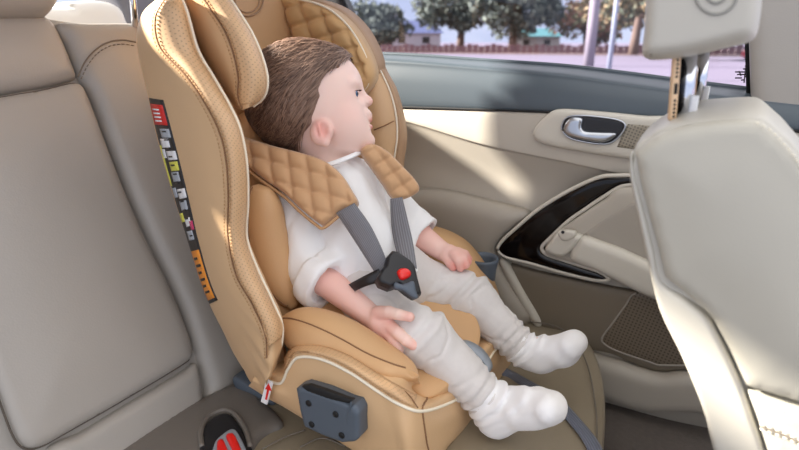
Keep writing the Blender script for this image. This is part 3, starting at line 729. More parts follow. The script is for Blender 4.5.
# buckle recess + red belt buckle
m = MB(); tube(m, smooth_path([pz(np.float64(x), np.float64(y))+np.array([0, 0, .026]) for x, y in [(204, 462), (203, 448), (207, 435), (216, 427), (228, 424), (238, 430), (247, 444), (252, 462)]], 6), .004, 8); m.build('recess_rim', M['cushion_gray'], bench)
m = MB(); pillow(m, [(205, 470), (205, 446), (210, 435), (220, 428), (230, 427), (238, 434), (248, 452), (252, 470)], lambda a, b: pz(a, b)+np.array([0, 0, .022]), .005, 3, .004, 3, toward=TZ); m.build('buckle_recess', M['black'], bench)
bk = empty('seat_belt_buckle', PZ(np.float64(231), np.float64(446), .185), 'grey seat belt buckle with red release button in the cushion recess', 'buckle')
for nm, (o1, mm, z) in {'housing': ([(214, 466), (214, 446), (222, 436), (232, 430), (238, 434), (246, 450), (250, 466)], 'greyplas', .199), }.items():
    m = MB(); pillow(m, o1, lambda a, b: PZ(a, b, z), .004, 2, .012, 2.5, toward=TZ); m.build(nm, M[mm], bk)
for o1 in ([(219, 460), (217, 444), (222, 440), (226, 446), (230, 460)], [(226, 437), (232, 434), (237, 440), (244, 460), (236, 462), (231, 448)]):
    m = MB(); pillow(m, o1, lambda a, b: PZ(a, b, .203), .004, 1.6, .003, 2, toward=TZ); m.build('release_button', M['red'], bk)
# shelf behind the backrest
m = MB(); pillow(m, [(-120, -8), (50, 8), (66, 3), (84, 1), (104, 2), (116, 8), (122, 20), (126, 40), (60, 42), (-120, 42)], plane([-1.25, 0, .7], [1, 0, 0]), .03, 8, .25, 6, toward=TB); tag(m.build('trim_3', mat('shelf_pale', srgb(206, 204, 200), .6)), kind='structure')
m = MB(); pillow(m, [(112, -30), (190, -30), (190, 40), (150, 40), (126, 34), (120, 10)], plane([-1.5, 0, .7], [1, 0, 0]), .02, 4, .1, 4, toward=TB); tag(m.build('trim_4', mat('shelf_dark', srgb(96, 94, 98), .5)), kind='structure')

# ------------------------------------------------------------------ front seat
fs = empty('front_seat', (.12, .66, .06), 'pale grey leather front seat backrest with raised headrest at the right', 'car seat')
YN = .50
prof = [(632, 150), (646, 138), (660, 129), (685, 121), (720, 118), (750, 117), (766, 119), (782, 132), (800, 150), (835, 200), (860, 300), (880, 420), (900, 560), (880, 800), (800, 800), (750, 600), (730, 500), (713, 450), (702, 408), (681, 355), (658, 306), (645, 251), (637, 213), (630, 178)]
pr = np.array([P(np.float64(x), np.float64(y), YN) for x, y in prof]); pr[:, 2] = np.maximum(pr[:, 2], .075)
cen = pr[[0, 5, 8, 14, 18, 20]].mean(0)
rings = []
for Y, s, dz in ((YN+.015, .2, 0), (YN+.006, .9, 0), (YN+.008, .97, -.001), (YN+.02, 1.0, 0), (YN+.08, 1.0, .004), (YN+.18, 1.0, .0), (YN+.27, .98, -.012), (YN+.31, .93, -.03), (YN+.33, .8, -.04), (YN+.33, .2, -.04)):
    q = cen+(pr-cen)*s; q[:, 1] = Y; q[:, 2] += dz*np.clip((q[:, 2]-.3)/.3, 0, 1); q[:, 2] = np.maximum(q[:, 2], .062); rings.append(q)
m = MB(); Surf(rings).mesh(m, 5, 4); m.build('backrest', M['front_trim'], fs)
m = MB(); pillow(m, [(636, 152), (647, 141), (660, 133), (688, 124), (720, 120), (748, 119), (762, 121), (778, 134), (797, 153), (835, 205), (870, 330), (870, 420), (800, 399), (746, 383), (730, 348), (712, 315), (692, 296), (666, 276), (659, 247), (651, 219), (641, 181)], yp(YN+.008), .012, 9, .012, 8, smooth=False, bulge=.006); m.build('side_panel', M['front'], fs)
m = MB(); pillow(m, [(747, 388), (799, 403), (875, 425), (880, 560), (790, 560), (768, 450), (756, 412)], yp(YN+.008), .012, 6, .012, 8, smooth=False); m.build('lower_side_panel', M['front'], fs)
m = MB(); pillow(m, [(633, 153), (639, 181), (649, 219), (656, 248), (663, 278), (690, 299), (710, 317), (728, 350), (743, 384), (752, 410), (765, 450), (780, 530), (740, 530), (714, 450), (703, 408), (682, 355), (659, 306), (646, 251), (638, 213), (630.5, 178), (630, 160)], yp(YN+.012), .010, 5, .012, 3); m.build('border_panel', M['front_trim'], fs)
for ofs in (0, 5):
    m = MB(); dashes(m, smooth_path([P(np.float64(x), np.float64(y+ofs), YN-.0052) for x, y in ((760, 424), (780, 431), (800, 440), (830, 452))], 6), .0008, .004, .002); m.build('stitching', M['cream'], fs)
m = MB(); tube(m, smooth_path([P(np.float64(x), np.float64(y+2.5), YN-.004) for x, y in ((760, 424), (780, 431), (800, 440), (830, 452))], 6), .0012, 6); m.build('seam', M['thread_grey'], fs)
m = MB(); dashes(m, smooth_path([P(np.float64(x), np.float64(y), YN-.004) for x, y in ((755, 122), (770, 130), (785, 145), (800, 165), (820, 200))], 6), .0007, .003, .002); m.build('stitching', M['cream'], fs)
hd = MB(); pillow(hd, [(645, -80), (647, -30), (646.5, 0), (645, 30), (643, 50), (646, 58), (655, 60), (680, 58), (705, 53), (730, 47), (750, 42), (757, 34), (760, 20), (762, 0), (764, -40), (764, -80)], yp(YN+.03), .03, 14, .17, 5); hrest = hd.build('headrest', M['front_trim'], fs)
m = MB(); tube(m, smooth_path([P(np.float64(x), np.float64(y), YN+.006) for x, y in ((654, -80), (654, -20), (652.5, 20), (650.5, 45), (651, 56))], 6), .0011, 6); m.build('seam', M['thread_grey'], hrest)
for rr_ in (21, 10):
    m = MB(); t = np.linspace(math.pi*1.0, 0, 30); tube(m, P(716+rr_*np.cos(t), -7+rr_*np.sin(t), YN-.0005), .0011, 6); m.build('embossed_ring', M['ring'], hrest)
for (a, b_, s_) in (((690, 50), (684, 125), .55), ((704, 48), (697, 111), .67)):
    m = MB(); p0, p1 = P(np.float64(a[0]), np.float64(a[1]), s_), P(np.float64(b_[0]), np.float64(b_[1]), s_); tube(m, [p0, (p0+p1)/2, p1], .0062, 14); po = m.build('headrest_post', M['chrome'], fs)
    m = MB(); u = (p0-p1)/np.linalg.norm(p0-p1); rbox(m, p1+u*.012+np.array([.006, 0, 0]), (.003, .006, .014), axes([1, 0, 0], u), .001); m.build('post_notch', M['white'], po)
    m = MB(); lathe(m, [(.004, -.006), (.012, -.006), (.013, 0), (.009, .004), (.006, .004)], p1, axes([1, 0, 0], u), 20); m.build('post_collar', M['front_trim'], po)
# phone edge
top, bot = P(np.float64(676.5), np.float64(60), .53), P(np.float64(671.5), np.float64(126), .53)
pc = (top+bot)/2; up = (top-bot); hl = np.linalg.norm(up)/2; up /= 2*hl; pc = pc+up*.004
vd = pc-C0; vd = np.array([vd[0], vd[1], 0]); vd /= np.linalg.norm(vd); vd = vd-up*(vd@up); vd /= np.linalg.norm(vd); xs = np.cross(vd, up)
Rp = np.stack([xs, vd, up], 1)
ph = empty('smartphone', pc+vd*.06, 'gold smartphone standing on edge against the front headrest posts', 'phone')
m = MB(); rbox(m, pc+vd*.062, (.0036, .062, hl), Rp, .003, 4); m.build('body', M['gold'], ph)
m = MB(); rbox(m, pc-vd*.0001+xs*.0012, (.0013, .0008, .0045), Rp, .0004, 2); m.build('charging_port', M['black_soft'], ph)
m = MB()
for k in range(6):
    for s in (-1, 1): rbox(m, pc-vd*.0001+up*s*(.010+k*.0034)+xs*.0012, (.0009, .0006, .001), Rp, .0002, 1)
m.build('speaker_hole', M['black_soft'], ph)
m = MB(); rbox(m, pc+vd*.062+xs*.0036, (.0004, .060, hl*.95), Rp, .0002, 1); m.build('screen', M['gloss'], ph)
# ------------------------------------------------------------------ child car seat
f64 = np.float64
def Q(x, y, Y): return P(f64(x), f64(y), Y)
def QX(x, y, X): return PX(f64(x), f64(y), X)
def QZ(x, y, Z): return PZ(f64(x), f64(y), Z)
V3 = lambda *a: np.array(a, float)
cs = empty('child_car_seat', (-.42, .65, .17), 'tan leatherette child car seat with quilted headrest strapped on the rear bench', 'child seat')
# near side wing
rows = [((164, -6), (171, -8), (177, -9)), ((143, 13), (156, 17), (186, 12)), ((137, 38), (160, 47), (197, 50)), ((140, 62), (184, 73), (213, 78)), ((147, 92), (204, 102), (229, 106)),
        ((155, 130), (219, 132), (240, 132)), ((165, 168), (226, 162), (246, 166)), ((177, 208), (228, 197), (247, 202)), ((189, 245), (228, 236), (246, 238)), ((203, 288), (236, 275), (257, 270)),
        ((218, 322), (252, 304), (271, 300)), ((236, 356), (265, 334), (281, 324)), ((251, 382), (267, 358), (281, 343)), ((262, 394), (268, 378), (277, 364))]
ctrl = []
for a, c, d in rows:
    A = Q(*a, .475); C = Q(*c, .425); D = Q(*d, .452); mid1 = Q(a[0]*.5+c[0]*.5, a[1]*.5+c[1]*.5, .436); mid2 = Q(c[0]*.4+d[0]*.6, c[1]*.4+d[1]*.6, .431)
    ctrl.append([A, mid1, C, mid2, D, D+V3(-.022, .022, 0), D*.45+A*.55+V3(-.0, .045, 0), A+V3(.0, .035, 0)])
SW = Surf(ctrl)
wr = lambda r, c, p: .0012*np.sin(p[:, 2]*160+p[:, 0]*90)*np.clip((r-9)/2.5, 0, 1)+.0016*vnoise(p, 60, 3)*np.clip((r-9.5)/2, 0, 1)
m = MB(); SW.mesh(m, 9, 7, disp=wr); wing = m.build('side_wing', M['tan'], cs)
m = MB(); SW.patch(m, .35, 11.6, 2.12, 3.75, .0012, 110, 10); m.build('perforated_band', M['tan_perf'], wing)
rs_ = np.linspace(.3, 12, 20)
m = MB(); tube(m, SW.line(rs_, [2.03]*20, .0007, 160), .0011, 6); m.build('seam', M['seam'], wing)
for c_ in (1.88, 2.2):
    m = MB(); dashes(m, SW.line(rs_, [c_]*20, .0018, 200), .0007, .0028, .0018); m.build('stitching', M['thread'], wing)
m = MB(); tube(m, SW.line(np.linspace(.5, 12.2, 20), [4.05]*20, .001, 160), .0017, 8); m.build('piping', M['cream'], wing)
# warning label down the wing
LM = ['lab_k', 'lab_r', 'lab_o', 'lab_y', 'lab_g', 'white', 'lab_p']; lab = MB(); SW.patch(lab, 4.15, 9.45, .16, .62, .0010, 60, 6)
def lp(r0, r1, c0, c1, mt, off=.0015): SW.patch(lab, r0, r1, c0, c1, off, 8, 4, LM.index(mt))
lp(4.3, 4.85, .18, .58, 'lab_r')
for r0, c0, c1, mt in ((4.95, .34, .58, 'lab_g'), (5.22, .26, .5, 'white'), (5.5, .22, .32, 'white'), (5.56, .36, .6, 'white'), (5.85, .36, .58, 'lab_y'), (6.12, .34, .54, 'lab_g'), (6.5, .2, .34, 'lab_g'), (6.55, .38, .6, 'white'), (6.85, .34, .56, 'lab_g'), (7.15, .2, .34, 'lab_y'), (7.3, .36, .54, 'white'), (7.4, .5, .6, 'lab_p'), (7.65, .3, .52, 'lab_g')):
    lp(r0, r0+.24, c0, c1, mt)
lp(5.4, 6.45, .17, .22, 'lab_y'); lp(8.15, 9.35, .20, .58, 'lab_o')
for k in range(6): lp(8.3+k*.16, 8.36+k*.16, .28, .44+.06*(k % 2), 'lab_k', .002)
for k in range(4): lp(4.42+k*.1, 4.46+k*.1, .26, .46, 'white', .002)
for k in range(13): lp(5.0+k*.23, 5.04+k*.23, .40, .50, 'lab_k', .002)
lab.build('warning_label', [M[q] for q in LM], cs, label='narrow black warning label with red, yellow and orange patches')
# near headrest wing
rows = [((168, -50), (192, -50), (215, -46)), ((167, -20), (195, -18), (222, -14)), ((172, 8), (210, 8), (238, 12)), ((186, 32), (224, 30), (251, 33)), ((203, 58), (233, 53), (261, 56)), ((219, 82), (238, 77), (266.5, 78)), ((230, 100), (238, 96), (264, 95)), ((238, 109), (243, 110), (253, 106))]
ctrl = []
for a, c, d in rows:
    A = Q(*a, .505); C = Q(*c, .472); D = Q(*d, .50); m1 = Q((a[0]+c[0])/2, (a[1]+c[1])/2, .478); m2 = Q(c[0]*.4+d[0]*.6, c[1]*.4+d[1]*.6, .474)
    ctrl.append([A, m1, C, m2, D, D+V3(-.022, .024, 0), D*.5+A*.5+V3(-.02, .05, 0), A+V3(-.01, .035, 0)])
SH = Surf(ctrl)
m = MB(); SH.mesh(m, 9, 7); hw = m.build('headrest_wing', M['tan'], cs)
m = MB(); SH.patch(m, .4, 6.6, 2.12, 3.8, .0012, 90, 10); m.build('perforated_band', M['tan_perf'], hw)
m = MB(); tube(m, SH.line(np.linspace(.5, 6.9, 12), [2.03]*12, .0007, 120), .0011, 6); m.build('seam', M['seam'], hw)
for c_ in (1.86, 2.22):
    m = MB(); dashes(m, SH.line(np.linspace(.5, 6.8, 12), [c_]*12, .0018, 150), .0007, .0028, .0018); m.build('stitching', M['thread'], hw)
m = MB(); tube(m, SH.line(np.linspace(.5, 7, 12), [4.05]*12, .001, 120), .0016, 8); m.build('piping', M['cream'], hw)
# headrest centre
pc_ = plane([-.695, .65, .7], [1, -.05, .12])
m = MB(); pillow(m, [(200, -60), (282, -60), (284, -4), (289, 20), (297, 45), (303, 80), (300, 130), (235, 130), (205, 80)], pc_, .012, 8, .05, 5); ctr = m.build('headrest_back', M['tan_in'], cs)
for r_, w_ in ((15, .0016), (11.5, .0011)):
    m = MB(); t = np.linspace(0, 2*math.pi, 40); tube(m, pc_(241+r_*1.05*np.cos(t), 1+r_*np.sin(t))+V3(.0145, 0, 0), w_, 6); m.build('embossed_ring', M['shell'], ctr)
m = MB(); dashes(m, smooth_path([pc_(f64(x), f64(y))+V3(.0135, 0, 0) for x, y in ((281, -30), (281, -4), (286, 20), (293, 44))], 5), .0008, .003, .002); m.build('stitching', M['thread'], ctr)
# quilted far headrest wing
ow = [(283, -6), (300, -1), (313, 2), (331, 10), (349, 26), (363, 48), (371, 70), (369, 84), (360, 95), (343, 104), (320, 108), (303, 84), (296, 44), (288, 20)]
def yw(px, py): return P(px, py, .775+.00035*np.clip(330-px, -60, 60)*.5)
m = MB(); pillow(m, ow, yw, .014, 6, .02, 1.7, disp=lambda x, y, d, b: quilt(x, y, (.93, -.36), (.30, .95), 17.5, 19, .008)); qw = m.build('headrest_wing', M['tan_quilt'], cs, label='quilted far headrest wing')
m = MB(); tube(m, smooth_path([Q(x, y, .768) for x, y in [(283, -6), (300, -.5), (313, 2.5), (331, 10.5), (348.5, 26.5), (362, 48), (369.8, 70), (368, 84), (359, 95)]], 8), .0017, 8); m.build('piping', M['cream'], qw)
m = MB(); pillow(m, [(270, -16), (300, -5), (316, -.5), (330, 4), (344, 12), (358, 26), (368, 42), (374.5, 58), (376, 70), (372, 84), (362, 96), (345, 106), (305, 106), (290, 40)], yplane(.80), .012, 5, .03, 3); m.build('headrest_shell', M['shell'], cs)
# far side wing
rows = [((330, 40), (372, 58), (377, 52)), ((338, 62), (381, 74), (386, 72)), ((345, 88), (389, 92), (395, 90)), ((350, 112), (394.5, 113), (401.5, 113)), ((353, 136), (396, 136), (405, 138)), ((353, 160), (393, 160), (402, 166)), ((352, 190), (392, 190), (401, 195)), ((356, 220), (396, 218), (406, 222)), ((370, 250), (410, 245), (420, 246)), ((390, 275), (430, 268), (438, 268))]
ctrl = []
for a, p_, o_ in rows:
    I = Q(*a, .80); Pp = Q(*p_, .815); O = Q(*o_, .84); mi_ = Q(a[0]*.45+p_[0]*.55, a[1]*.45+p_[1]*.55, .796)
    ctrl.append([I, mi_, Pp, Q((p_[0]+o_[0])/2+1, (p_[1]+o_[1])/2, .822), O, O+V3(-.02, .025, 0), I+V3(-.02, .06, 0), I+V3(-.03, .03, 0)])
SF = Surf(ctrl); m = MB(); SF.mesh(m, 8, 6); fw_ = m.build('side_wing', M['tan'], cs)
m = MB(); SF.patch(m, .3, 8.8, 2.3, 4.9, .0012, 80, 8); m.build('wing_edge', M['shell'], fw_)
m = MB(); tube(m, SF.line(np.linspace(.3, 8.5, 12), [2.1]*12, .001, 100), .0017, 8); m.build('piping', M['cream'], fw_)
m = MB(); tube(m, smooth_path([Q(374, 130, .7945), Q(384, 126, .796), Q(394, 121, .807)], 6), .0011, 6); m.build('seam', M['seam'], fw_)
# backrest behind the child
m = MB(); pillow(m, [(246, 120), (300, 100), (345, 110), (380, 180), (400, 260), (420, 310), (330, 330), (285, 330), (262, 300), (250, 240)], plane([-.575, .65, .45], [1, 0, .35]), .02, 12, .05, 7); m.build('backrest', M['tan_in'], cs)
def ellring(top, bot, depth, n=12):
    c = (top+bot)/2; v = (top-bot)/2; vn = v/np.linalg.norm(v); dd = V3(-.15, -1, .12); dd = dd-vn*(dd@vn); dd /= np.linalg.norm(dd)
    return [c+v*math.cos(a)+dd*depth*math.sin(a) for a in np.linspace(0, 2*math.pi, n, endpoint=False)]
bl = [((252, 186), (260, 184), .004), ((249, 196), (271, 190), .016), ((248, 212), (279, 206), .024), ((248, 235), (283, 230), .027), ((255, 262), (287, 252), .027), ((267, 286), (292, 275), .024), ((282, 304), (296, 293), .016), ((292, 310), (297, 305), .004)]
SB = Surf([ellring(Q(*a, .54), Q(*b_, .545), d) for a, b_, d in bl]); m = MB(); SB.mesh(m, 8, 4); bb = m.build('back_bolster', M['tan_in'], cs)
m = MB(); tube(m, SB.line(np.linspace(.3, 6.6, 10), [2.6]*10, .0006, 80), .0011, 6); m.build('seam', M['seam'], bb)
# arm bolster under the near hand
st = [((284, 322), (284.5, 331), .004), ((288, 313), (291, 343), .02), ((303, 307.5), (309, 357), .031), ((325, 312), (331, 367), .036), ((350, 324), (357, 375.5), .036), ((380, 344), (381, 380.5), .034), ((402, 359), (401, 381.5), .028), ((413, 370), (411, 381), .014), ((417.5, 375), (416, 378), .003)]
AB = Surf([ellring(Q(*a, .505), Q(*b_, .495), d) for a, b_, d in st]); m = MB(); AB.mesh(m, 9, 4); ab_ = m.build('arm_bolster', M['tan_in'], cs)
m = MB(); tube(m, AB.line(np.linspace(1.2, 6.8, 10), [1.45]*10, .0005, 90), .0010, 6); m.build('seam', M['seam'], ab_)
# base shell
stn = [((258, 371), (254, 377), (250, 386)), ((270, 364), (265, 379), (276, 402)), ((283, 364), (281, 383), (300, 416)), ((288, 352), (289, 368), (326, 433)), ((299, 345), (299, 357), (352, 450)), ((320, 344), (322, 359), (378, 466)), ((348, 353), (350, 372), (396, 476)), ((378, 371), (380, 392), (408, 484)), ((400, 384), (402, 405), (416, 486))]
ctrl = []
for a, b_, c in stn:
    T0 = Q(*a, .475); T1 = Q(*b_, .450); T3 = Q(*c, .462); Tm = Q((b_[0]+c[0])/2, (b_[1]+c[1])/2, .446); k = .06
    ctrl.append([T0, Q(a[0]*.45+b_[0]*.55, a[1]*.45+b_[1]*.55, .452), T1, Tm, T3, T3+V3(.0, k, 0), T0+V3(0, k, -.05), T0+V3(0, k*.6, -.012)])
for a, b_, c in [((425, 397), (421, 411), (430, 474)), ((438, 389), (445, 404.5), (446, 448)), ((452, 379), (463, 394), (468, 426)), ((466, 360), (480, 374), (486, 402)), ((478, 342), (493, 352), (504, 382)), ((484, 338), (500, 346), (512, 368)), ((480, 340), (496, 348), (506, 368))]:
    T0 = QX(*a, -.27); T1 = QX(*b_, -.246); T3 = QX(*c, -.25); Tm = QX((b_[0]+c[0])/2, (b_[1]+c[1])/2, -.242); k = -.06
    ctrl.append([T0, QX(a[0]*.45+b_[0]*.55, a[1]*.45+b_[1]*.55, -.25), T1, Tm, T3, T3+V3(k, 0, 0), T0+V3(k, 0, -.03), T0+V3(k*.5, 0, -.01)])
BS = Surf(ctrl); m = MB(); BS.mesh(m, 8, 6, disp=lambda r, c, p: .0012*vnoise(p, 70, 5)*np.clip((3-r)/2, 0, 1)); base = m.build('base', M['tan'], cs)
m = MB(); BS.patch(m, 2.6, 8.6, .25, 1.8, .0012, 90, 8); m.build('perforated_band', M['tan_perf'], base)
m = MB(); tube(m, BS.line(np.linspace(.6, 14.6, 30), [2.0]*30, .001, 200), .0020, 8); m.build('piping', M['cream'], base)
m = MB(); tube(m, BS.line([9.05]*8, np.linspace(.2, 4, 8), .0005, 50), .0011, 6); m.build('seam', M['seam'], base)
m = MB(); dashes(m, BS.line(np.linspace(2.7, 8.5, 12), [1.75]*12, .0018, 150), .0007, .0028, .0018); m.build('stitching', M['thread'], base)
m = MB(); pillow(m, [(300, 360), (345, 368), (400, 384), (428, 398), (452, 382), (468, 362), (480, 340), (476, 318), (455, 300), (420, 290), (330, 300)], plane3(Q(345, 365, .50), QX(430, 397, -.262), QX(470, 330, -.27)), .004, 8, .05, 6, toward=TZ); m.build('seat_pan', M['tan_in'], cs)
m = MB(); tube(m, smooth_path([Q(352, 369, .47), Q(375, 372, .48), Q(392, 383, .472), Q(408, 394, .466), Q(418, 408, .459)], 6), .0008, 6); m.build('seam', M['seam'], cs)
m = MB(); pillow(m, [(424, 345), (428, 312), (440, 303), (455, 306), (469, 314), (478, 325), (478, 332), (469, 338), (452, 342)], plane([0, 0, .262], [.12, 0, 1]), .014, 7, .02, 3, toward=TZ); cc_ = m.build('crotch_cushion', M['tan_in'], cs)
m = MB(); tube(m, smooth_path([QZ(x, y, .302) for x, y in ((436, 338), (455, 338), (470, 334), (477, 328), (476, 322))], 6), .0009, 6); m.build('piping', M['seam'], cc_)
# adjuster plate and strap at the front
m = MB(); pillow(m, [(455, 348), (461, 343), (471, 346), (481, 353), (488, 363), (490, 371), (485, 375), (474, 365), (464, 356)], yplane(.62), .006, 3, .01, 2); ad = m.build('adjuster_plate', M['greyplas'], cs)
m = MB(); pillow(m, [(476, 365), (480, 362), (485, 368), (482, 371)], yplane(.61), .002, 1, .004, 1.5); m.build('slot', M['black_soft'], ad)
Lp = [QX(478, 362, -.235)]+[pz(f64(x), f64(y))+V3(0, 0, .021) for x, y in ((502, 377), (530, 392), (558, 409), (578, 430), (598, 456), (606, 480))]
Rp_ = [QX(474, 368, -.235)]+[pz(f64(x), f64(y))+V3(0, 0, .021) for x, y in ((499, 384), (527, 400), (550, 416), (570, 437), (584, 458), (590, 480))]
m = MB(); ribbon(m, Lp, Rp_, .002); m.build('adjuster_strap', M['web2'], cs)
# far bolster of the seat
fb = [(400, 236), (415, 230), (428, 233), (442, 238), (457, 247), (469, 260), (479, 275), (487, 291), (492, 312), (480, 330), (440, 320), (410, 290)]
m = MB(); pillow(m, fb, yplane(.825), .035, 26, .04, 4); fbo = m.build('far_bolster', M['tan_in'], cs)
# cup holder
c0 = Q(483, 259, .865); m = MB(); sc_ = .0250
lathe(m, [(.004, -.085), (sc_*.90, -.085), (sc_*1.0, -.02), (sc_*1.12, -.002), (sc_*1.14, .003), (sc_*1.0, .004), (sc_*.88, -.004), (sc_*.78, -.065), (.004, -.068)], c0, None, 32); m.build('cup_holder', M['slate'], cs)
# side bracket
m = MB(); pillow(m, [(298, 387), (304, 385), (325, 391), (350, 402), (357, 404), (361, 411), (361, 436), (357, 440), (344, 441), (325, 434), (306, 425), (302, 410)], yplane(.432), .006, 3, .03, 2.5, smooth=False); br = m.build('side_bracket', M['slate'], cs, label='dark slate plastic bracket with four holes')
m = MB(); pillow(m, [(302, 386), (309, 384.5), (326, 390), (346, 397.5), (354, 400), (350, 403), (326, 398), (308, 391)], yplane(.428), .002, 1, .004, 2, smooth=False); m.build('slot', M['black_soft'], br)
for x, y in ((309, 403), (336, 414), (312, 424), (342, 435)):
    m = MB(); lathe(m, [(.0005, 0), (.0042, 0), (.0042, .0015), (.0005, .0015)], Q(x, y, .4262), axes([1, 0, -.1], [0, -1, 0]), 16); m.build('hole', M['black_soft'], br)
m = MB(); ribbon(m, [Q(350, 402, .426), Q(346, 420, .426), Q(344, 439, .428)], [Q(352, 402, .4255), Q(348, 420, .4255), Q(346, 439, .4275)], .001); m.build('edge_rib', M['slate'], br)
# dark shell below and the little arrow tag
m = MB(); pillow(m, [(234, 376), (250, 384), (268, 394), (276, 404), (262, 404), (246, 396), (237, 388)], yplane(.515), .006, 3, .05, 4); m.build('lower_shell', M['slate'], cs)
tg = MB(); pillow(tg, [(266.5, 378.5), (273, 383), (270, 394), (267, 404.5), (261, 401.5), (264, 390)], yplane(.437), .0006, 0, .001, 2, smooth=False)
arr = [(268.2, 383.5), (271.2, 391), (269.0, 390.3), (266.6, 400), (265, 399.4), (267.0, 389.6), (265.0, 389)]
v = [Q(x, y, .4355) for x, y in arr]; v = v+[x+V3(0, .0008, 0) for x in v]; tg.add(v, [tuple(range(7)), tuple(range(13, 6, -1))]+[(i, (i+1) % 7, (i+1) % 7+7, i+7) for i in range(7)], mi=1)
tg.build('arrow_tag', [M['white'], M['red']], cs, smooth=False, label='white fabric tag printed with a red arrow')
# shoulder pads
np1 = plane3(Q(243, 150, .560), Q(350, 202, .585), Q(318, 222, .556))
m = MB(); pillow(m, [(239, 141), (246, 138), (256, 141), (276, 147), (300, 153), (324, 161), (340, 173), (350, 188), (357, 201), (353, 207), (344, 210), (334, 217), (325, 225), (317, 222), (300, 208), (284, 193), (262, 178), (246, 164), (241, 152)], np1, .014, 5, .012, 1.7, disp=lambda x, y, d, b: quilt(x, y, (.97, -.12), (-.25, .97), 17.5, 18, .006)); pd = m.build('shoulder_pad', M['pad_quilt'], cs)
m = MB(); tube(m, smooth_path([np1(f64(x), f64(y))+V3(.002, -.004, 0) for x, y in ((241, 150), (245, 165), (262, 179.5), (284, 195), (300, 210), (317, 224), (325, 226.5), (344, 211.5), (354, 208))], 6), .0022, 8); m.build('pad_edge', M['thread'], pd)
np2 = plane3(Q(362, 150, .655), Q(415, 190, .695), Q(395, 200, .67))
m = MB(); pillow(m, [(361, 152), (366, 145), (376, 145), (389, 153), (403, 167), (415, 180), (419, 189), (414, 195), (401, 200), (393, 198), (384, 185), (372, 168)], np2, .012, 5, .012, 1.7, disp=lambda x, y, d, b: quilt(x, y, (.8, -.6), (.5, .86), 15, 15, .005)); pd2 = m.build('shoulder_pad', M['pad_quilt'], cs)
# harness
m = MB(); ribbon(m, [Q(336, 213, .565), Q(350, 234, .566), Q(366, 259, .566), Q(382, 284, .573)], [Q(354, 203, .572), Q(369, 224, .574), Q(380, 245, .576), Q(387, 262, .578)], .0018); m.build('harness_strap', M['web'], cs)
m = MB(); ribbon(m, [Q(390, 199, .655), Q(391, 222, .645), Q(394, 242, .63), Q(399, 262, .60)], [Q(402, 197, .66), Q(408, 222, .65), Q(413, 243, .637), Q(417, 268, .606)], .0018); m.build('harness_strap', M['web'], cs)
m = MB(); ribbon(m, [Q(330, 297, .620), Q(346, 286, .572), Q(362, 277, .564), Q(378, 269, .57)], [Q(336, 304, .615), Q(352, 293, .568), Q(366, 286, .560), Q(382, 282, .567)], .003); m.build('lap_strap', M['black'], cs)
yb = plane3(Q(390, 255, .585), Q(412, 262, .60), Q(418, 296, .575))
m = MB(); pillow(m, [(386, 258), (391, 252), (397, 253), (409, 261), (414, 267), (417, 280), (421, 295), (414, 298), (405, 292), (398, 286), (389, 289), (379, 285), (376, 279), (381, 270), (384, 268)], yb, .010, 3, .012, 2, smooth=False); bu = m.build('buckle', M['black'], cs)
m = MB(); pillow(m, [(398.5, 272), (401, 268.5), (407, 268), (411.5, 271), (412, 275), (408, 278), (402, 279)], lambda a, b: yb(a, b)+V3(.004, -.011, .004), .006, 3, .004, 1.5); m.build('release_button', M['red'], bu, label='red release button')
m = MB(); pillow(m, [(396, 281), (404, 283), (414, 280), (417, 290), (419, 296), (414, 296), (404, 289), (396, 287)], lambda a, b: yb(a, b)+V3(.004, -.010, .003), .004, 3, .004, 2); m.build('buckle_cover', M['slate'], bu)
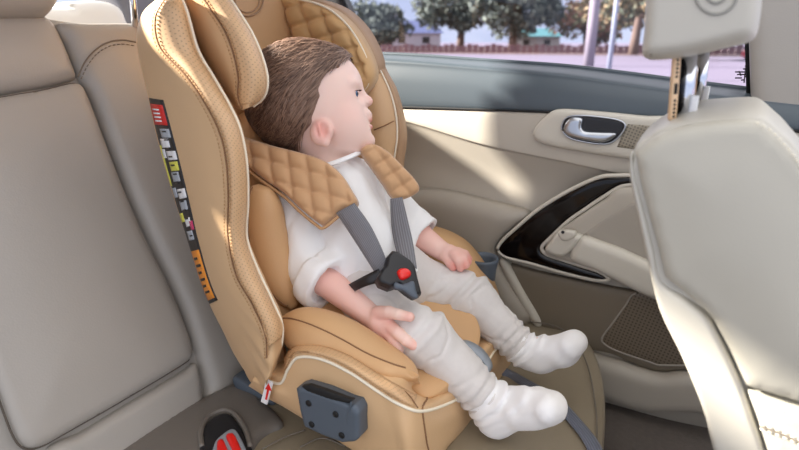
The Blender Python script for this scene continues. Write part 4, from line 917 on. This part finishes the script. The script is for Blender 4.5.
# ------------------------------------------------------------------ the child
HY = .65; H0 = Q(310, 105, HY); hs = float((H0-C0)@F_)/FPX
def hq(px, py, c=0.): return H0+hs*(px-310)*R_+hs*(105-py)*U_-F_*c
HM = np.stack([R_, U_, -F_], 1)
def hl(p):
    """head-local picture-like coordinates: along the profile, down, sideways (m)"""
    q = (p-H0)@HM; return 310+q[:, 0]/hs, 105-q[:, 1]/hs, q[:, 2]
tilt = math.radians(20); HT = HM@np.array([[math.cos(tilt), -math.sin(tilt), 0], [math.sin(tilt), math.cos(tilt), 0], [0, 0, 1]])
def cranium(p): return ell(p, hq(302, 97), (.080, .0775, .066), HM)
def head_sdf(p):
    d = cranium(p)
    d = smin(d, ell(p, hq(330, 90), (.050, .052, .056), HM), .02)
    d = smin(d, ell(p, hq(334, 121), (.050, .050, .050), HM), .022)
    d = smin(d, cone(p, hq(350, 135, -.012), hq(350, 135, .012), .030, .030), .014)
    for c in (-1, 1): d = smin(d, ell(p, hq(346, 125, c*.026), (.024, .026, .022), HM), .012)
    d = smin(d, ell(p, hq(365.5, 141), (.0145, .014, .019), HM), .010)
    # eye sockets, brows
    for c in (-1, 1):
        d = smax(d, -ell(p, hq(364, 98, c*.026), (.010, .009, .013), HM), .010)
        d = smin(d, ell(p, hq(353.5, 89.5, c*.026), (.009, .006, .016), HT), .010)
    # nose
    d = smin(d, cone(p, hq(357.5, 91), hq(366.5, 100.5), .0055, .0075), .006)
    d = smin(d, ell(p, hq(368.3, 101.5), (.0062, .0058, .0072), HM), .005)
    for c in (-1, 1): d = smin(d, ell(p, hq(364.5, 103.5, c*.0075), (.0062, .0048, .0042), HM), .0035)
    # mouth
    d = smin(d, ell(p, hq(365.6, 115.5), (.0100, .0095, .016), HM), .006)
    d = smin(d, ell(p, hq(369.4, 119.8), (.0044, .0034, .0115), HM), .0025)
    d = smin(d, ell(p, hq(369.8, 126.8), (.0046, .0036, .0105), HM), .003)
    d = smax(d, -ell(p, hq(374.3, 123.1), (.0065, .0010, .014), HM), .0015)
    d = smax(d, -ell(p, hq(377, 133), (.0065, .0028, .012), HM), .006)
    # eyelids over the ball
    for c in (-1, 1):
        d = smin(d, ell(p, hq(352.2, 98.6, c*.0265), (.0118, .0104, .0118), HM), .003)
        d = smax(d, -ell(p, hq(361.8, 98.4, c*.0310), (.0072, .0050, .0110), HM), .0012)
    # ears
    et = math.radians(-14); ER = HM@np.array([[math.cos(et), -math.sin(et), 0], [math.sin(et), math.cos(et), 0], [0, 0, 1]])
    for c in (-1, 1):
        yaw = math.radians(24*c); EY = ER@np.array([[math.cos(yaw), 0, math.sin(yaw)], [0, 1, 0], [-math.sin(yaw), 0, math.cos(yaw)]])
        e = ell(p, hq(326.5, 138, c*.0525), (.0165, .0195, .0095), ER)
        e = smax(e, -ell(p, hq(328.5, 137, c*.0640), (.0120, .0140, .0080), ER), .0018)
        e = smin(e, ell(p, hq(334.3, 137.5, c*.054), (.0042, .0055, .0060), ER), .003)
        e = smin(e, cone(p, hq(323.8, 131.5, c*.0595), hq(326.5, 143, c*.0590), .0019, .0021), .0018)
        e = smin(e, ell(p, hq(330, 148, c*.0545), (.0066, .0062, .0052), ER), .004)
        d = smin(d, e, .003)
    return d
NK0 = hq(318, 138, -.002); CH = Q(338, 190, .655); BL = Q(362, 248, .655); HP = Q(382, 282, .655)
SN, SFa = Q(296, 203, .598), Q(372, 178, .715)
EN, WN = Q(309, 268, .575), Q(371, 316, .562)
EF, WF = Q(414, 232, .748), Q(442, 251, .752)
# near hand (rests on the near thigh)
HN = [  # palm and fingers: list of chains
    [(Q(371, 316, .562), .0150), (Q(379, 322, .557), .0165), (Q(387, 328, .553), .0155)],
    [(Q(380, 328, .552), .0130), (Q(387, 337, .549), .0110)],
    [(Q(379, 314, .556), .0110), (Q(389, 312.5, .550), .0080), (Q(399, 314.5, .546), .0066), (Q(410, 317, .546), .0058)],     # thumb
    [(Q(389, 326, .549), .0088), (Q(398, 333, .541), .0078), (Q(406, 340, .538), .0071), (Q(413.5, 345.5, .540), .0060)],      # index
    [(Q(386, 331, .548), .0086), (Q(393, 340, .540), .0076), (Q(398.5, 348, .539), .0068), (Q(403, 353, .545), .0058)],       # middle
    [(Q(382, 334, .549), .0082), (Q(388, 343, .543), .0072), (Q(393, 350, .543), .0064), (Q(399, 355, .550), .0054)],       # ring
    [(Q(378, 334, .552), .0076), (Q(382, 343, .548), .0066), (Q(386, 349, .549), .0058), (Q(391, 353, .556), .0050)]]      # little
HF = [
    [(WF, .0140), (Q(449, 254, .748), .0150), (Q(455, 257, .744), .0140)],
    [(Q(446, 257, .738), .0080), (Q(450, 263, .730), .0066), (Q(453, 267.5, .727), .0056)],          # thumb
    [(Q(454, 255, .736), .0078), (Q(459, 261, .728), .0066), (Q(460.5, 268, .726), .0056)],
    [(Q(457, 254, .742), .0076), (Q(463, 258.5, .737), .0066), (Q(466, 265, .733), .0056)],
    [(Q(458, 252.5, .750), .0074), (Q(464.5, 256, .748), .0064), (Q(468, 262, .745), .0055)],
    [(Q(458, 251.5, .758), .0068), (Q(465, 254, .758), .0058), (Q(469, 259, .756), .0050)]]
def hand(p, H):
    d = chain(p, H[0], .004)
    for i, c in enumerate(H[1:]): d = smin(d, chain(p, c, .002)-.0007, .0028)
    return d
KN, AN = Q(422, 337, .578), Q(485, 397, .600); KF, AF = Q(468, 297, .735), Q(519, 346, .735)
TN, TF = Q(376, 312, .600), Q(415, 282, .712)
def body_sdf(p):
    d = head_sdf(p)
    d = smin(d, cone(p, NK0, Q(330, 172, .652), .036, .036), .014)
    # soft fold below the chin
    d = smin(d, ell(p, hq(346, 149, 0), (.024, .010, .028), HM), .012)
    t = cone(p, CH, BL, .050, .058); t = smin(t, cone(p, BL, HP, .058, .058), .02)
    t = smin(t, cone(p, SN, SFa, .022, .022), .03)
    a1 = smin(cone(p, SN, EN, .022, .0215), cone(p, EN, WN, .0255, .0165), .010)
    a2 = smin(cone(p, SFa, EF, .022, .0215), cone(p, EF, WF, .024, .0155), .010)
    a1 = a1+.0022*np.exp(-((np.linalg.norm(p-WN, axis=1)-.003)/.0030)**2)      # wrist crease
    a2 = a2+.0022*np.exp(-((np.linalg.norm(p-WF, axis=1)-.003)/.0030)**2)
    t = smin(t, a1, .015); t = smin(t, a2, .015)
    for a, b, c, r in ((TN, KN, AN, .026), (TF, KF, AF, .026)):
        t = smin(t, smin(cone(p, a, b, r, r*.85), cone(p, b, c, r*.85, .013), .01), .01)
    t = smin(t, cone(p, AN, Q(545, 412, .595), .014, .012), .008); t = smin(t, cone(p, AF, Q(572, 345, .735), .014, .012), .008)
    d = smin(d, t, .010)
    d = np.minimum(d, 1e3)
    d = smin(d, hand(p, HN), .004); d = smin(d, hand(p, HF), .004)
    return d
baby = MB(); sdf_mesh(baby, body_sdf, (-.70, .45, .15), (-.02, .84, .84), .0017, relax=1)
pv = np.concatenate(baby.v)
person = baby.build('person', M['skin'], fix=False)
tag(person, 'baby in white top and pale grey leggings strapped in the tan child seat', 'person')
def blob(c, r): return np.exp(-(np.linalg.norm(pv-c, axis=1)/r)**2)
pg = np.zeros(len(pv))
for c in (-1, 1):
    pg += .16*blob(hq(350, 120, c*.042), .026)+.5*blob(hq(327, 139, c*.060), .015)*(1-.0)+.25*blob(hq(325, 130, c*.06), .01)
for q_ in (hq(372, 120), hq(371.6, 127.5)): pg += .95*np.exp(-((pv-q_)@HM/np.array([.0045, .0034, .010]))**2).prod(1)
pg += .3*blob(hq(371, 101), .009)
for H in (HN, HF):
    for ch in H[1:]:
        pg += .5*blob(ch[-1][0], .009)
for H, e_ in ((HN, EN), (HF, EF)):
    pg += .32*np.clip(1-np.abs(cone(pv, e_, H[0][-1][0], .02, .02))/.02, 0, 1)
at = person.data.attributes.new('pigment', 'FLOAT', 'POINT'); at.data.foreach_set('value', np.clip(pg, 0, 1).astype(np.float32))
# eyes, brow, lashes
for c in (1, -1):
    m = MB(); e0 = hq(351.9, 98.5, c*.0262)
    gz = R_*.93+(-F_)*c*.28+U_*.02; gz /= np.linalg.norm(gz)
    prof = [(.0001, .0112), (.0035, .01065), (.0048, .0101), (.0052, .0099), (.0085, .0070), (.0108, .002), (.0110, -.002), (.009, -.0065), (.005, -.0098), (.0002, -.011)]
    lathe(m, prof, e0, axes(np.cross(gz, U_), gz), 24); ey = m.build('eye', M['eye'], person)
    m = MB(); lathe(m, [(.0001, .0118), (.003, .0115), (.0047, .0108), (.0049, .0098), (.0001, .0098)], e0, axes(np.cross(gz, U_), gz), 24); m.build('iris', M['iris'], ey)
    m = MB(); lathe(m, [(.0001, .0122), (.0018, .0121), (.0020, .0115), (.0001, .0112)], e0, axes(np.cross(gz, U_), gz), 16); m.build('pupil', M['black_soft'], ey)
    m = MB()
    for k in range(12):
        t = k/11.; b0 = hq(360.6-1.5*t-2.0*t*t, 95.2+.6*t+t*t*1.5, c*(.0235+.016*t)); e_ = b0+hs*2.6*R_*(1-.2*t)+hs*1.3*U_*(1-.6*t)-F_*c*.002*t; tube(m, [b0, (b0+e_)/2+U_*.0003-U_*.0008, e_], [.0004, .0003, .00012], 4)
    m.build('eyelash', M['lash'], person)
# hair: cap plus combed strands
hx = np.array([44, 52, 58, 63, 70, 78, 85, 92, 104, 112, 121, 130, 137, 146, 155, 165]); hv = np.array([357, 354, 352, 350, 346, 339, 331, 327, 325, 323, 319, 314, 309, 304, 298, 290])
def hair_sdf(p):
    a, b_, c = hl(p)
    d = head_sdf_nof(p)-.0045-.0015*vnoise(p, 70, 9)*.5
    lim = np.interp(b_, hx, hv)-12*np.clip(np.abs(c)-.03, 0, 1)/.03*0
    e = (a-lim)*hs*.8+.005*vnoise(p, 130, 4)
    low = (b_-158)*hs
    d = smax(d, e, .006); d = smax(d, low, .006)
    return d
def head_sdf_nof(p):
    d = cranium(p); d = smin(d, ell(p, hq(330, 90), (.050, .052, .056), HM), .02); d = smin(d, ell(p, hq(334, 121), (.050, .050, .050), HM), .022)
    return smin(d, cone(p, NK0, Q(330, 172, .652), .036, .036), .014)
m = MB(); sdf_mesh(m, hair_sdf, hq(302, 97)-.125, hq(302, 97)+.125, .0026, relax=2)
rs = np.random.RandomState(4)
ns = 8000; pts = rs.normal(size=(ns*3, 3)); pts /= np.linalg.norm(pts, axis=1)[:, None]
pts = hq(304, 97)+(pts*np.array([.082, .080, .068]))@HM.T
a, b_, c = hl(pts); ok = (a < np.interp(b_, hx, hv)-1) & (b_ < 152) & (c > -.05); pts = pts[ok][:ns]
def surf_project(p, off):
    for _ in range(2):
        e = 1e-3; d = head_sdf_nof(p)
        g = np.stack([head_sdf_nof(p+np.array(v)*e)-d for v in ((1, 0, 0), (0, 1, 0), (0, 0, 1))], 1)/e
        g /= np.linalg.norm(g, axis=1)[:, None]+1e-9; p = p-g*(d-off)[:, None]
    return p, g
whorl = hq(352, 60, .0)
seg = 9; path = []; p = pts.copy(); off = rs.uniform(.0035, .0085, len(p)); ln = rs.uniform(.0046, .0078, len(p)); cur = rs.normal(0, .10, len(p)); clump = vnoise(pts, 48, 2)
for s in range(seg):
    p, g = surf_project(p, off+(.0008*s if s < 3 else .0012*(s-6)*.5)); path.append(p.copy())
    rad = p-whorl; t = rad-g*(rad*g).sum(1)[:, None]; t /= np.linalg.norm(t, axis=1)[:, None]+1e-9
    sw_ = np.cross(g, t); fwd = R_-g*(g@R_)[:, None]; dn = -U_-g*(g@(-U_))[:, None]
    dd_ = t*.8+sw_*(clump*.22+cur*.4)[:, None]+dn*(.05+.06*s)+fwd*.1*clump[:, None]; dd_ /= np.linalg.norm(dd_, axis=1)[:, None]
    p = p+dd_*ln[:, None]
path = np.stack(path, 1)
aa, bb_, _ = hl(path.reshape(-1, 3)); aa = aa.reshape(len(pts), seg); bb_ = bb_.reshape(len(pts), seg)
lim = np.interp(bb_, hx, hv)+rs.uniform(0, 13, len(pts))[:, None]
V = []; Fc = []; hm = []
for i in range(len(pts)):
    k = seg; mk_ = 0 if rs.rand() < .5 else (1 if vnoise(pts[i:i+1], 90, 8)[0]+rs.normal(0, .5) > .1 else 2)
    over = np.where(aa[i] > lim[i])[0]
    if len(over): k = over[0]
    if k < 4: continue
    q = path[i, :k]; w_ = .0007*np.sin(np.linspace(.5, 3.0, k)); tt = np.gradient(q, axis=0); nr = q-hq(304, 97); sd2 = np.cross(tt, nr); sd2 /= np.linalg.norm(sd2, axis=1)[:, None]+1e-9
    nr = nr/np.linalg.norm(nr, axis=1)[:, None]
    b0 = len(V); V += list(q-sd2*w_[:, None])+list(q+nr*w_[:, None]*.7)+list(q+sd2*w_[:, None])
    for j in range(k-1):
        for r_ in (0, 1): hm.append(mk_); Fc.append((b0+r_*k+j, b0+(r_+1)*k+j, b0+(r_+1)*k+j+1, b0+r_*k+j+1))
m.add(V, Fc); m.mi[-len(hm):] = hm; m.build('hair', [M['hair'], M['hair_l'], M['hair_d']], person, fix=False)
# shirt
CUFN = EN+(WN-EN)*.16; CUFF = EF+(WF-EF)*.18
def fold(p, k, amp, seed): return amp*vnoise(p, k, seed)
def sleeve(p, S0, E0, Wv, r0, r1, cf):
    ax = (Wv-E0)/np.linalg.norm(Wv-E0); end = E0+ax*cf
    d = smin(cone(p, S0, E0, r0, r1), cone(p, E0, end+ax*.02, r1, r1+.004), .012)
    t = (p-end)@ax
    # rolled cuff
    rr = np.linalg.norm((p-end)-t[:, None]*ax, axis=1)
    roll = np.maximum(np.abs(t+.014)-.013, rr-(r1+.0065))-.002
    d = smin(d, roll, .003)
    d = smax(d, t, .003)
    hollow = np.maximum(rr-(r1-.0005), -(t+.010))
    return smax(d, -hollow, .002)
def shirt_sdf(p):
    t = cone(p, CH, BL, .0585, .068); t = smin(t, cone(p, BL, HP, .068, .066), .02)
    t = smin(t, cone(p, SN+V3(0, .012, 0), SFa, .030, .028), .03)
    t = smin(t, cone(p, Q(322, 168, .655), CH, .040, .052), .02)
    t = smin(t, sleeve(p, SN, EN, WN, .031, .036, .044), .014)
    t = smin(t, sleeve(p, SFa, EF, WF, .029, .031, .020), .014)
    t = t-fold(p, 38, .0030, 11)-fold(p@np.array([[1, 0, 0], [0, 1, .6], [0, 0, .35]]), 75, .0024, 12)+.0022*np.exp(-(vnoise(p@np.array([[1, 0, 0], [0, 1, .3], [0, 0, .55]]), 48, 14)/.14)**2)
    # neckline
    ax = NK0-CH; ax /= np.linalg.norm(ax); nk = (p-hq(336, 158, 0))@ax
    t = smax(t, nk, .004)
    # hem
    hx_ = (HP-BL)/np.linalg.norm(HP-BL); t = smax(t, (p-HP)@hx_-.015, .006)
    return t
m = MB(); sdf_mesh(m, shirt_sdf, (-.64, .48, .24), (-.28, .84, .68), .0025, relax=1); m.build('shirt', M['shirt'], person, fix=False)
cl = MB()
t = np.linspace(0, 2*math.pi, 40); nkc = hq(335, 160, 0); axn = hq(318, 138)-CH; axn /= np.linalg.norm(axn); e1 = np.cross(axn, F_); e1 /= np.linalg.norm(e1); e2 = np.cross(axn, e1)
tube(cl, [nkc+(e1*math.cos(q)*.041+e2*math.sin(q)*.043)+axn*.003*math.sin(q) for q in t], .0022, 10, flat=1.8); cl.build('collar', M['shirt'], person)
# leggings
def legs_sdf(p):
    d = None
    for a, b_, c, r, sd_k in ((TN, KN, AN, (.042, .0375, .036, .030), 1), (TF, KF, AF, (.043, .0385, .036, .0285), 2)):
        k1 = cone(p, a, b_, r[0], r[1]); k2 = cone(p, b_, c, r[2], r[3]); g = smin(k1, k2, .018)
        ax = (c-b_)/np.linalg.norm(c-b_); t = (p-c)@ax
        g = g-.0032*np.sin(t*430+2*vnoise(p, 40, sd_k))*np.exp(-((t+.012)/.022)**2)        # gathered ankle
        tk = (p-b_)@ax
        g = g+.0042*np.exp(-((tk+.012)/.0045)**2)*(1 if sd_k == 1 else 1.6)-.0028*np.exp(-((tk+.001)/.005)**2)       # crease at the knee
        g = g+.002*np.exp(-((tk+.050)/.004)**2)
        g = smax(g, t-.004, .004)
        d = g if d is None else smin(d, g, .012)
    hp = smin(cone(p, Q(372, 286, .63), Q(398, 275, .69), .058, .056), cone(p, BL+(HP-BL)*.6, HP, .050, .060), .02)
    d = smin(d, hp, .02)
    return d-fold(p, 45, .0018, 21)-.0007*vnoise(p, 160, 22)+.0024*np.exp(-(vnoise(p, 50, 31)/.12)**2)
m = MB(); sdf_mesh(m, legs_sdf, (-.50, .50, .16), (-.14, .82, .46), .0024, relax=1); m.build('leggings', M['legging'], person, fix=False)
# socks
def sock(A, heel, ball, toe, toe2, r):
    def f(p):
        ax = (A-(KN if A is AN else KF)); ax /= np.linalg.norm(ax)
        d = cone(p, A-ax*.014, A+ax*.006, r*1.02, r*1.0)
        d = smin(d, cone(p, A+ax*.006, heel, r*.95, r*.92), .014)
        d = smin(d, cone(p, A+ax*.012, ball, r*.95, r*.86), .014)
        d = smin(d, cone(p, heel, ball, r*.88, r*.80), .016)
        d = smin(d, cone(p, ball, toe, r*.82, r*.80), .010)
        d = smin(d, cone(p, ball, toe2, r*.7, r*.66), .008)
        t = (p-A)@ax
        d = d-.0028*np.sin(t*470+2*vnoise(p, 50, 5))*np.exp(-((t-.004)/.018)**2)-.0014*vnoise(p, 90, 6)
        return smax(d, -(t+.016), .003)
    return f
for A, heel, ball, toe, toe2, Y in ((AN, Q(496, 418, .600), Q(535, 408, .592), Q(551, 407, .590), Q(546, 409, .575), 0), (AF, Q(540, 357, .735), Q(563, 351, .732), Q(574, 342, .735), Q(570, 347, .720), 0)):
    m = MB(); al = np.stack([A, heel, ball, toe]); sdf_mesh(m, sock(A, heel, ball, toe, toe2, .0262 if A is AN else .0240), al.min(0)-.045, al.max(0)+.045, .0022, relax=1); m.build('sock', M['sock'], person, fix=False)
vs = scn.view_settings; scn.display_settings.display_device = 'sRGB'
vs.view_transform = 'Standard'; vs.look = 'None'; vs.gamma = 1; vs.use_curve_mapping = False; vs.exposure = EXPOSURE
